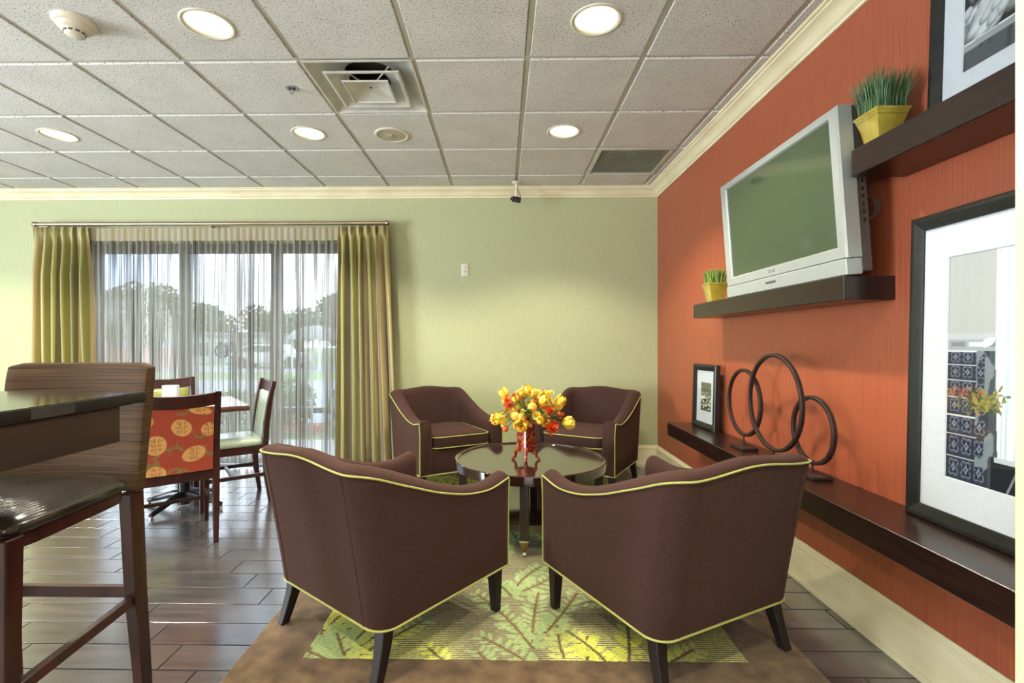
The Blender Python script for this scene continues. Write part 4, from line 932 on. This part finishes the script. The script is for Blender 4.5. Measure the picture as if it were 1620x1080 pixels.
# ------------------------------------------------------------------ curtains
rod = thing('curtain_rod', 'long satin metal curtain rod above the window', 'curtain rod', (-2.82, YB - .135, 2.352))
bm = new(); tube(bm, [(-1.70, 0, 0), (1.70, 0, 0)], .019, 16); obj('rod', bm, M['satin_nickel'], rod)
for s in (-1, 1):
    bm = new(); tube(bm, [(s * 1.695, 0, 0), (s * 1.713, 0, 0), (s * 1.720, 0, 0), (s * 1.734, 0, 0)], [.024, .024, .027, .020], 14); obj('finial', bm, M['satin_nickel'], rod)
for x in (-1.6, 0, 1.6):
    bm = new(); box(bm, x - .012, x + .012, .0, .135, -.03, -.015); box(bm, x - .02, x + .02, .129, .135, -.06, .03); bmesh.ops.remove_doubles(bm, verts=bm.verts, dist=1e-5); obj('bracket', bm, M['satin_nickel'], rod)
def drape(label, x0, x1, b0, b1, seed):
    t = thing('curtain', label, 'curtain', ((x0 + x1) / 2, YB - .135, 0), 0, 'striped satin curtains'); cx = (x0 + x1) / 2
    rd = random.Random(seed); nx, nz = 241, 40; folds = 6.0; ph = rd.uniform(0, 6)
    stripe = [((122, 118, 48), .20), ((176, 154, 102), .20), ((146, 140, 68), .10), ((92, 86, 36), .16), ((180, 158, 108), .22), ((130, 128, 56), .12)]
    cum = []; acc = 0
    for c, w in stripe: acc += w; cum.append((acc, c))
    a = np.zeros((nz, nx, 3), dtype=np.float32)
    for i in range(nx):
        u = (i / (nx - 1) * 3.3) % 1
        c = next(c for q, c in cum if u <= q + 1e-9); a[:, i] = srgb(*c)
    def f(x, z, u, v):
        k = 1 - v
        xx = (x0 + (x1 - x0) * u) * v + (b0 + (b1 - b0) * u) * k - cx
        am = .010 + .046 * min(1, k * 5); w = math.sin(2 * PI * folds * u + ph + .5 * math.sin(3 * k + seed)); w2 = math.sin(2 * PI * folds * .5 * u + 1.3 * seed + .8 * k)
        if v > .955: w = abs(math.sin(PI * folds * u)) ** 6 * -2.2 + .6
        return (xx + .010 * math.cos(2 * PI * folds * u + ph) * min(1, k * 5), am * (w * .8 + .35 * w2 * min(1, k * 3)), .025 + (2.325 - .025) * v)
    o = paint_grid('drape_panel', 1, 1, a, f, M['drape'], t)
    md = o.modifiers.new('thick', 'SOLIDIFY'); md.thickness = .0025
    for k in range(6):
        x = x0 + (x1 - x0) * (k + .5) / 6 - cx
        bm = new(); tube(bm, [(x, 0, 2.31), (x, .002, 2.336)], .003, 5); obj('hook', bm, M['satin_nickel'], t)
drape('striped olive and gold satin curtain at the left end of the rod', -4.56, -4.02, -4.59, -3.96, 1)
drape('striped olive and gold satin curtain beside the sage wall and armchair', -1.58, -1.10, -1.60, -1.01, 2)
sh = thing('sheer_curtain', 'pale string sheer curtain drawn across the whole window', 'curtain', (-2.75, YB - .07, 0))
def sheer_grid(name, z0_, z1, m, nz, amp, heading=False):
    nx = 420; co = []; 
    for j in range(nz):
        z = z0_ + (z1 - z0_) * j / (nz - 1)
        for i in range(nx):
            x = -1.32 + 2.64 * i / (nx - 1); p = x * 2 * PI / .062
            y = (amp * abs(math.sin(p / 2)) ** 1.5 * -1.6 if heading else amp * (math.sin(p + .6 * math.sin(z * 1.1 + x)) + .5 * math.sin(p * .37 + 1)))
            co.append((x, y, z))
    me = bpy.data.meshes.new(name); me.from_pydata(co, [], [(j * nx + i, j * nx + i + 1, (j + 1) * nx + i + 1, (j + 1) * nx + i) for j in range(nz - 1) for i in range(nx - 1)])
    me.polygons.foreach_set('use_smooth', [True] * len(me.polygons)); me.materials.append(m); o = bpy.data.objects.new(name, me); C.objects.link(o); o.parent = sh
sheer_grid('sheer_panel', .03, 2.20, M['sheer'], 12, .014)
sheer_grid('pleated_heading', 2.20, 2.325, M['sheer_head'], 4, .007, True)

# ------------------------------------------------------------------ ceiling fittings
seen_lb = {(.437, 2.313): 'recessed downlight nearest the crown above the coffee table', (-1.393, 2.313): 'recessed downlight between the smoke detector and the supply vent', (-3.223, 3.533): 'farthest recessed downlight, over the curtain end with the bar stool below',
    (-1.393, 3.533): 'recessed downlight in front of the curtain rod, near the sprinkler', (.437, 3.533): 'recessed downlight beside the return air grille'}
first = None
for x, y in LIGHTS:
    lb = seen_lb.get((x, y))
    if lb is None:
        lb = 'recessed downlight %s, %s' % ({3.533: 'in the row by the back wall', 2.313: 'in the second row from the back wall', .483: 'above the bar row', -1.347: 'over the lobby'}[y], {.437: 'first from the orange wall', -1.393: 'second from the orange wall', -3.223: 'third from the orange wall', -5.053: 'farthest from the orange wall'}[x])
    if first is None:
        t = thing('downlight', lb, 'ceiling light', (x, y, CEIL), 0, 'recessed downlights')
        bm = new(); lathe(bm, [(.1, .012), (.099, .003), (.103, -.003), (.112, -.0055), (.118, -.004), (.120, .0)], 36, cap=False); obj('trim_ring', bm, M['white_plastic'], t, angle=50)
        bm = new(); lathe(bm, [(.0992, .009), (.0992, .012), (.0, .013)], 36, cap=False); bmesh.ops.remove_doubles(bm, verts=bm.verts, dist=1e-5)
        obj('lens', bm, M['lens'], t); first = t
    else: t = dup(first, (x, y, CEIL), 0, lb)
    ld = bpy.data.lights.new('lamp_light', 'SPOT'); ld.energy = LAMP_W * 4; ld.spot_size = math.radians(122); ld.spot_blend = .45; ld.shadow_soft_size = .05; ld.color = LAMP_COLOR
    lo_ = bpy.data.objects.new('lamp_light', ld); C.objects.link(lo_); lo_.location = (x, y, CEIL - .012)
# supply diffuser
t = thing('supply_vent', 'square white supply air diffuser with nested cones in the ceiling', 'vent', (-.783, 2.923, CEIL))
def sqc(h, z, rnd_=0, n=32):
    out = []
    for i in range(n):
        a = 2 * PI * i / n + PI / 4; c, s = math.cos(a), math.sin(a); k = 1 / max(abs(c), abs(s)); k = k * (1 - rnd_) + rnd_
        out.append((h * c * k, h * s * k, z))
    return out
bm = new(); rings(bm, [sqc(.300, .004), sqc(.300, -.002), sqc(.290, -.003), sqc(.282, .012), sqc(.262, .034, .12), sqc(.21, .06, .45), sqc(.15, .085, 1)], cap=False); obj('outer_pan', bm, M['diffuser'], t, angle=28)
bm = new(); rings(bm, [sqc(.15, .085, 1), sqc(.148, .15, 1)], cap=True); bmesh.ops.delete(bm, geom=[f for f in bm.faces if len(f.verts) > 4 and f.calc_center_median().z < .1], context='FACES'); obj('duct_neck', bm, M['black'], t)
bm = new(); rings(bm, [sqc(.208, -.004), sqc(.214, -.008), sqc(.208, -.013), sqc(.196, -.013), sqc(.190, -.006), sqc(.165, .018, .1), sqc(.118, .045, .7), sqc(.119, .047, .7), sqc(.168, .021, .1), sqc(.208, -.004)], cap=False); bmesh.ops.remove_doubles(bm, verts=bm.verts, dist=1e-5); obj('middle_cone', bm, M['diffuser'], t, angle=28)
bm = new(); rings(bm, [sqc(.128, -.012), sqc(.134, -.016), sqc(.130, -.022), sqc(.122, -.022), sqc(.116, -.014), sqc(.05, .012, 1), sqc(.004, .012, 1), sqc(.05, .016, 1), sqc(.128, -.012)], cap=False); bmesh.ops.remove_doubles(bm, verts=bm.verts, dist=1e-5); obj('centre_plate', bm, M['diffuser'], t, angle=20)
bm = new(); lathe(bm, [(.0, .008), (.007, .008), (.008, .012)], 12, cap=False); obj('centre_screw', bm, M['silver_dark'], t)
for k in range(4):
    a = PI / 4 + k * PI / 2; bm = new(); tube(bm, [(.04 * math.cos(a), .04 * math.sin(a), .018), (.2 * math.cos(a), .2 * math.sin(a), .056)], .005, 6); obj('strut', bm, M['diffuser'], t)
# return grille
t = thing('return_grille', 'rectangular louvred return air grille in the ceiling by the orange wall', 'vent', (1.047, 4.143, CEIL))
bm = new(); rings(bm, [sqr(.300, .006), sqr(.300, -.002), sqr(.292, -.004), sqr(.270, -.004), sqr(.268, .014)], cap=False); obj('grille_frame', bm, M['diffuser'], t, angle=20)
bm = new()
for k in range(40): taper(bm, (-.268 + .0137 * (k + .5), 0, 0), (-.268 + .0137 * (k + .5) + .004, 0, .013), (.0035, .536), (.0035, .536))
obj('louvers', bm, M['diffuser'], t, smooth=False, kind='stuff')
bxo('plenum', (-.27, .27, -.27, .27, .02, .04), M['black'], t, bevel=0)
# speaker, sprinkler, smoke detector
t = thing('ceiling_speaker', 'round beige flush ceiling speaker beside the supply vent', 'speaker', (-.800, 3.565, CEIL))
bm = new(); lathe(bm, [(.126, .001), (.126, -.004), (.118, -.009), (.106, -.009), (.101, -.005)], 36, cap=False); obj('speaker_rim', bm, M['white_plastic'], t, angle=50)
bm = new(); lathe(bm, [(.102, -.0045), (.05, -.0065), (.012, -.007), (.01, -.009), (.0, -.009)], 36, cap=False); bmesh.ops.remove_doubles(bm, verts=bm.verts, dist=1e-5); obj('speaker_grille', bm, mat('speaker_mesh', srgb(190, 184, 162), .6, col2=srgb(160, 154, 134), scale=(500, 500, 500), detail=1), t, angle=50)
t = thing('sprinkler', 'small chrome recessed fire sprinkler beside the supply vent', 'sprinkler', (-1.245, 2.905, CEIL))
bm = new(); lathe(bm, [(.038, .001), (.038, -.002), (.034, -.004), (.024, -.002), (.022, .0)], 24, cap=False); obj('escutcheon', bm, M['chrome'], t, angle=50)
bm = new(); lathe(bm, [(.023, -.0005), (.0, -.0005)], 24, cap=False); bmesh.ops.remove_doubles(bm, verts=bm.verts, dist=1e-5); obj('cup', bm, M['black'], t)
bm = new(); lathe(bm, [(.006, 0), (.006, -.012), (.003, -.016), (.003, -.026), (.013, -.027), (.013, -.029), (.0, -.029)], 12, cap=False); obj('nozzle', bm, M['chrome'], t)
bm = new()
for s in (-1, 1): tube(bm, [(s * .006, 0, -.008), (s * .011, 0, -.017), (s * .004, 0, -.027)], .0018, 5)
obj('yoke_arms', bm, M['chrome'], t, kind='stuff')
t = thing('smoke_detector', 'round white smoke detector on the ceiling near the first downlight', 'smoke detector', (-2.005, 2.285, CEIL))
bm = new(); lathe(bm, [(.088, .0), (.088, -.008), (.080, -.018), (.074, -.020), (.066, -.021)], 32, cap=False); obj('mounting_base', bm, M['white_plastic'], t, angle=50)
bm = new(); lathe(bm, [(.068, -.019), (.066, -.034), (.056, -.041), (.046, -.043), (.042, -.046)], 32, cap=False); obj('detector_body', bm, M['white_plastic'], t, angle=50)
bm = new(); lathe(bm, [(.042, -.045), (.040, -.060), (.030, -.068), (.0, -.070)], 24, cap=False); bmesh.ops.remove_doubles(bm, verts=bm.verts, dist=1e-5); ca = obj('sensor_cap', bm, M['white_plastic'], t, angle=50)
for k in range(10):
    a = k * PI / 5; bm = new(); box(bm, .0385, .0425, -.008, .008, -.058, -.050, Matrix.Rotation(a, 4, 'Z')); obj('sensor_slot', bm, M['silver_dark'], ca)
# security camera
t = thing('security_camera', 'small black security camera hanging on a white stem near the crown moulding', 'camera', (.130, 4.640, CEIL))
bm = new(); lathe(bm, [(.042, .0), (.042, -.006), (.036, -.012), (.012, -.015)], 24, cap=True); obj('ceiling_flange', bm, M['white_plastic'], t, angle=50)
bm = new(); tube(bm, [(0, 0, -.012), (0, 0, -.125)], .011, 12); obj('stem', bm, M['white_plastic'], t)
bm = new(); ball(bm, (0, 0, -.132), .017, 12, 8); obj('swivel', bm, M['white_plastic'], t)
bm = new(); box(bm, -.042, .042, -.026, .026, -.022, .022, Matrix.Translation((0, -.005, -.165)) @ Matrix.Rotation(.18, 4, 'Y')); hb = obj('camera_housing', bm, M['black'], t, bevel=.008, seg=3)
bm = new(); tube(bm, [(-.038, -.005, -.158), (-.056, -.005, -.155)], .014, 12); obj('camera_lens', bm, M['black'], hb)
bm = new(); tube(bm, [(.010, 0, -.06), (.022, 0, -.085), (.038, 0, -.13), (.038, -.005, -.16)], .003, 6); obj('camera_cable', bm, M['black'], t)
# wall outlet
t = thing('wall_outlet', 'cream duplex outlet plate high on the sage wall', 'outlet', (-.369, YB, 1.92))
bxo('cover_plate', (-.037, .037, -.006, 0, -.059, .059), M['white_plastic'], t, bevel=.003, seg=2)
for z in (-.021, .021):
    s_ = bxo('socket', (-.017, .017, -.0085, -.005, z - .016, z + .016), M['white_plastic'], t, bevel=.002)
    for x in (-.007, .007): bxo('slot', (x - .0014, x + .0014, -.0090, -.008, z - .004, z + .008), M['black'], s_, bevel=0)

# ------------------------------------------------------------------ bar counter and stool
bc = thing('bar_counter', 'polished black granite bar counter end with dark brown apron', 'counter', (-2.0, 1.0, 0))
bxo('granite_slab', (-1.0, .990, -.38, .387, 1.04, 1.069), mat('granite_edge', srgb(16, 15, 14), .5, col2=srgb(40, 37, 34), scale=(160, 160, 160), detail=2, lo=.56, hi=.74, spec=.3), bc, bevel=.003, seg=2)
bxo('polished_top', (-.998, .988, -.378, .385, 1.0685, 1.0702), M['granite'], bc, bevel=.0006)
bxo('apron', (-.92, .982, -.32, .300, .945, 1.0395), M['counter_wood'], bc, bevel=.002)
bxo('support_panel', (-.9, -.4, -.2, .1, 0, .945), M['counter_wood'], bc, bevel=.002)
bxo('edge_patch', (.9895, .9908, .042, .15, 1.043, 1.066), mat('edge_patch_grey', srgb(44, 40, 36), .8, col2=srgb(26, 24, 22), scale=(60, 60, 60)), bc, bevel=0)  # thin rough grey patch on the end face of the slab
st = thing('bar_stool', 'tall bar stool with ribbed dark seat pulled up to the granite counter', 'bar stool', (-1.489, 1.42, 0))
def trap(inset, z, n=44):
    out = []
    for i in range(n):
        a = 2 * PI * i / n + PI / 4; c, s = math.cos(a), math.sin(a); e = 2 / 7
        x = abs(c) ** e * (1 if c > 0 else -1); y = abs(s) ** e * (1 if s > 0 else -1)
        hw = .276 - .014 * y - inset; out.append((x * hw, -.012 + y * (.232 - inset), z))
    return out
bm = new(); rings(bm, [trap(.01, .726), trap(.0, .730), trap(-.004, .742), trap(-.001, .750)]); seat_o = obj('seat', bm, M['ribbed'], st, angle=60)
nu, nv = 380, 30; co = []
for j in range(nv):
    for i in range(nu):
        u, v = -1 + 2 * i / (nu - 1), -1 + 2 * j / (nv - 1); mx_ = max(abs(u), abs(v)); n7 = (abs(u) ** 7 + abs(v) ** 7) ** (1 / 7) or 1
        U, V_ = u * mx_ / n7, v * mx_ / n7; x = U * (.276 - .014 * V_); z = .747 + .040 * (1 - mx_ ** 5) ** .6
        co.append((x, -.012 + V_ * .232, z + .0022 * abs(math.sin(PI * x / .0105)) * min(1, (1 - mx_) * 14)))
me = bpy.data.meshes.new('ribbed_cover'); me.from_pydata(co, [], [(j * nu + i, j * nu + i + 1, (j + 1) * nu + i + 1, (j + 1) * nu + i) for j in range(nv - 1) for i in range(nu - 1)])
me.polygons.foreach_set('use_smooth', [True] * len(me.polygons)); me.materials.append(M['ribbed_plain']); o = bpy.data.objects.new('ribbed_cover', me); C.objects.link(o); o.parent = seat_o
bm = new(); rings(bm, [trap(.015, .690), trap(.008, .690), trap(.008, .727), trap(.015, .727)]); obj('seat_rail', bm, M['cherry'], st, angle=30)
bm = new(); lp = []
for i in range(13):
    x = -.25 + .5 * i / 12; cv_ = .035 * (1 - (x / .25) ** 2); tp = 1.136 - (.012 if abs(x) > .235 else 0)
    lp.append([(x, .232 + cv_ + (z - .7) * .12 + dy, z) for z, dy in ((.70, 0), (.80, 0), (.95, 0), (1.08, 0), (tp, 0.004), (tp, .045), (1.08, .048), (.95, .048), (.70, .042))])
rings(bm, lp); obj('backrest', bm, M['stool_fabric'], st, bevel=.006, seg=2, angle=40)
for s in (-1, 1):
    bm = new(); posts(bm, [((s * .232, .290, 0), .036, .046), ((s * .226, .262, .35), .042, .058), ((s * .222, .246, .70), .044, .062)]); obj('leg', bm, M['cherry'], st, bevel=.003, seg=1)
    bm = new(); posts(bm, [((s * .262, -.222, 0), .036, .036), ((s * .258, -.216, .725), .05, .05)]); obj('leg', bm, M['cherry'], st, bevel=.003, seg=1)
    bm = new(); taper(bm, (s * .244, -.21, .33), (s * .230, .25, .33), (.024, .032), (.024, .032)); bmesh.ops.delete(bm, geom=list(bm.verts), context='VERTS')
    rings(bm, [[(s * .259 - .012, -.2, .315), (s * .259 + .012, -.2, .315), (s * .259 + .012, -.2, .347), (s * .259 - .012, -.2, .347)], [(s * .227 - .012, .24, .315), (s * .227 + .012, .24, .315), (s * .227 + .012, .24, .347), (s * .227 - .012, .24, .347)]])
    obj('stretcher', bm, M['cherry'], st, bevel=.002, seg=1)
bxo('stretcher', (-.215, .215, .25, .275, .335, .372), M['cherry'], st, bevel=.002)
bxo('footrest', (-.245, .245, -.232, -.205, .25, .285), M['cherry'], st, bevel=.002)

# ------------------------------------------------------------------ dining set by the window
def dining_chair(label, loc, rz, front_m, back_m, brocade=None):
    t = thing('dining_chair', label, 'chair', loc, rz, 'dining chairs around the square table')
    for s in (-1, 1):
        bm = new(); posts(bm, [((s * .192, -.250, 0), .026, .030), ((s * .196, -.222, .2), .034, .040), ((s * .198, -.210, .42), .038, .046), ((s * .198, -.220, .6), .036, .04), ((s * .200, -.245, .78), .034, .034), ((s * .202, -.272, .915), .032, .030)])
        obj('leg', bm, M['cherry'], t, bevel=.003, seg=1)
        bm = new(); posts(bm, [((s * .198, .205, 0), .026, .026), ((s * .198, .200, .43), .038, .038)]); obj('leg', bm, M['cherry'], t, bevel=.003, seg=1)
        bxo('stretcher', (s * .195 - .009, s * .195 + .009, -.21, .19, .20, .228), M['cherry'], t, bevel=.002)
    bxo('stretcher', (-.187, .187, -.01, .012, .205, .225), M['cherry'], t, bevel=.002)
    bm = new(); box(bm, -.205, .205, -.222, .215, .378, .435); obj('seat_rail', bm, M['cherry'], t, bevel=.004, seg=1)
    def by(z): return -.212 - .17 * max(0, z - .42) ** 1.25
    bm = new(); lp = []
    for i in range(11):
        x = -.186 + .372 * i / 10; c = .018 * (1 - (x / .19) ** 2); d = .014 * (1 - (x / .19) ** 2)
        lp.append([(x, by(z) - c + yy, z - d) for z, yy in ((.835, .013), (.912, .013), (.912, -.013), (.835, -.013))])
    rings(bm, lp); obj('top_rail', bm, M['cherry'], t, bevel=.003, seg=1)
    bm = new(); lp = []
    for z in (.44, .46, .55, .65, .75, .815, .825):
        e = .006 if z in (.44, .825) else 0
        lp.append([(x, by(z) + yy - .012 * (1 - (x / .19) ** 2), z) for x, yy in ((-.178, -.016 + e), (-.09, -.017 + e), (0, -.017 + e), (.09, -.017 + e), (.178, -.016 + e), (.178, .006 - e), (.165, .022 - e), (.09, .028 - e), (0, .03 - e), (-.09, .028 - e), (-.165, .022 - e), (-.178, .006 - e))])
    rings(bm, lp); bp = obj('backrest', bm, front_m, t, angle=50)
    if brocade is not None:
        paint_grid('brocade_panel', .356, .385, brocade.a, lambda x, z, u, v: (-x, by(z) - .0185 - .012 * (1 - (x / .19) ** 2), z), M['brocade'], bp, -.178, .44)
    else:
        bm = new(); rings(bm, [[(x, by(z) - .0175 - .012 * (1 - (x / .19) ** 2), z) for x in (-.178, -.09, 0, .09, .178)] for z in (.442, .55, .65, .75, .823)], closed=False, cap=False); obj('back_cover', bm, back_m, bp)
    bm = new()
    def se(k, z): return [(.212 * k * (abs(math.cos(a)) ** .25) * (1 if math.cos(a) > 0 else -1), .004 + .215 * k * (abs(math.sin(a)) ** .25) * (1 if math.sin(a) > 0 else -1), z) for a in [2 * PI * i / 36 + PI / 4 for i in range(36)]]
    rings(bm, [se(.96, .435), se(1.0, .440), se(1.01, .46), se(.985, .478), se(.88, .490), se(.6, .497), se(.1, .499)]); obj('seat', bm, front_m, t, angle=60)
    return t
br = Canvas(110, 118, .356, .385, (142, 56, 34))
rq = random.Random(9)
for k in range(16):
    x, y, a = rq.uniform(0, .356), rq.uniform(0, .385), rq.uniform(0, 6); 
    for i in range(9):
        br.ell(x, y, .013 * (1 - i / 12), .010 * (1 - i / 12), a, (116, 98, 54)); x += .012 * math.cos(a); y += .012 * math.sin(a); a += .38 * (1 if k % 2 else -1)
for k in range(26): br.ell(rq.uniform(0, .356), rq.uniform(0, .385), .005, .0035, rq.uniform(0, 3), (150, 40, 22))
for mx_, my_, ra, rb_, an in ((.165, .272, .055, .046, .7), (.288, .180, .052, .056, 0), (.100, .110, .062, .044, -.35), (.026, .250, .04, .04, 0), (.285, .012, .05, .045, .3), (.33, .32, .03, .035, 0), (.07, .365, .06, .022, .2)):
    br.ell(mx_, my_, ra, rb_, an, (186, 142, 82))
    for b_ in (-1, 1):
        for q in range(3):
            cx, cy = mx_ + b_ * .016, my_ + (q - 1) * .026; pts = [(cx + .010 * (1 - i / 12) * math.cos(i * .8) * b_, cy + .010 * (1 - i / 12) * math.sin(i * .8)) for i in range(9)]
            for p, q_ in zip(pts, pts[1:]): br.seg(*p, *q_, .0013, (120, 52, 26))
    br.seg(mx_, my_ - rb_ * .8, mx_ + .006, my_ + rb_ * .8, .0015, (120, 52, 26))
DS = lambda x, y: (x, y + .0166 * x, 0)
dining_chair('dining chair with orange floral brocade back, its back toward us', DS(-2.045, 3.083), face(-.62, .785), M['vinyl_green'], None, br)
dining_chair('green vinyl dining chair seen side on, nearest the armchairs', DS(-2.085, 3.775), face(-.79, -.61), M['vinyl_pale'], M['vinyl_green'])
dining_chair('olive vinyl dining chair facing us behind the white table card', DS(-2.65, 3.90), face(.61, -.79), M['vinyl_green'], M['vinyl_green'])
TA = math.atan2(-.61, -.79)
dt = thing('dining_table', 'square grey topped dining table on a black pedestal by the window', 'table', DS(-2.352, 3.655), TA)
bm = new(); box(bm, -.375, .375, -.375, .375, .715, .752); tt = obj('table_edge', bm, M['table_edge'], dt, bevel=.008, seg=2)
bxo('tabletop', (-.366, .366, -.366, .366, .752, .754), M['table_laminate'], dt, bevel=.0008)
bm = new(); lathe(bm, [(.042, .02), (.042, .70)], 20); obj('pedestal', bm, M['cast_black'], dt)
bxo('top_plate', (-.16, .16, -.16, .16, .705, .715), M['cast_black'], dt, bevel=.002)
for k in range(4):
    a = k * PI / 2 + PI / 4 - TA * 0; c, s = math.cos(a), math.sin(a)
    bm = new(); tube(bm, [(.02 * c, .02 * s, .09), (.10 * c, .10 * s, .085), (.20 * c, .20 * s, .055), (.30 * c, .30 * s, .028)], [.03, .026, .020, .016], 10); ft = obj('base_arm', bm, M['cast_black'], dt)
    bm = new(); lathe(bm, [(.014, 0), (.016, .006), (.012, .018)], 12, c=(.292 * c, .292 * s)); obj('glide', bm, M['chrome'], ft)
tc_ = thing('table_card', 'blank white table card standing on the dining table', 'card', (*DS(-2.47, 3.68)[:2], .754), .12)
bxo('card_holder', (-.052, .052, -.02, .02, 0, .135), M['matboard'], tc_, bevel=.002)
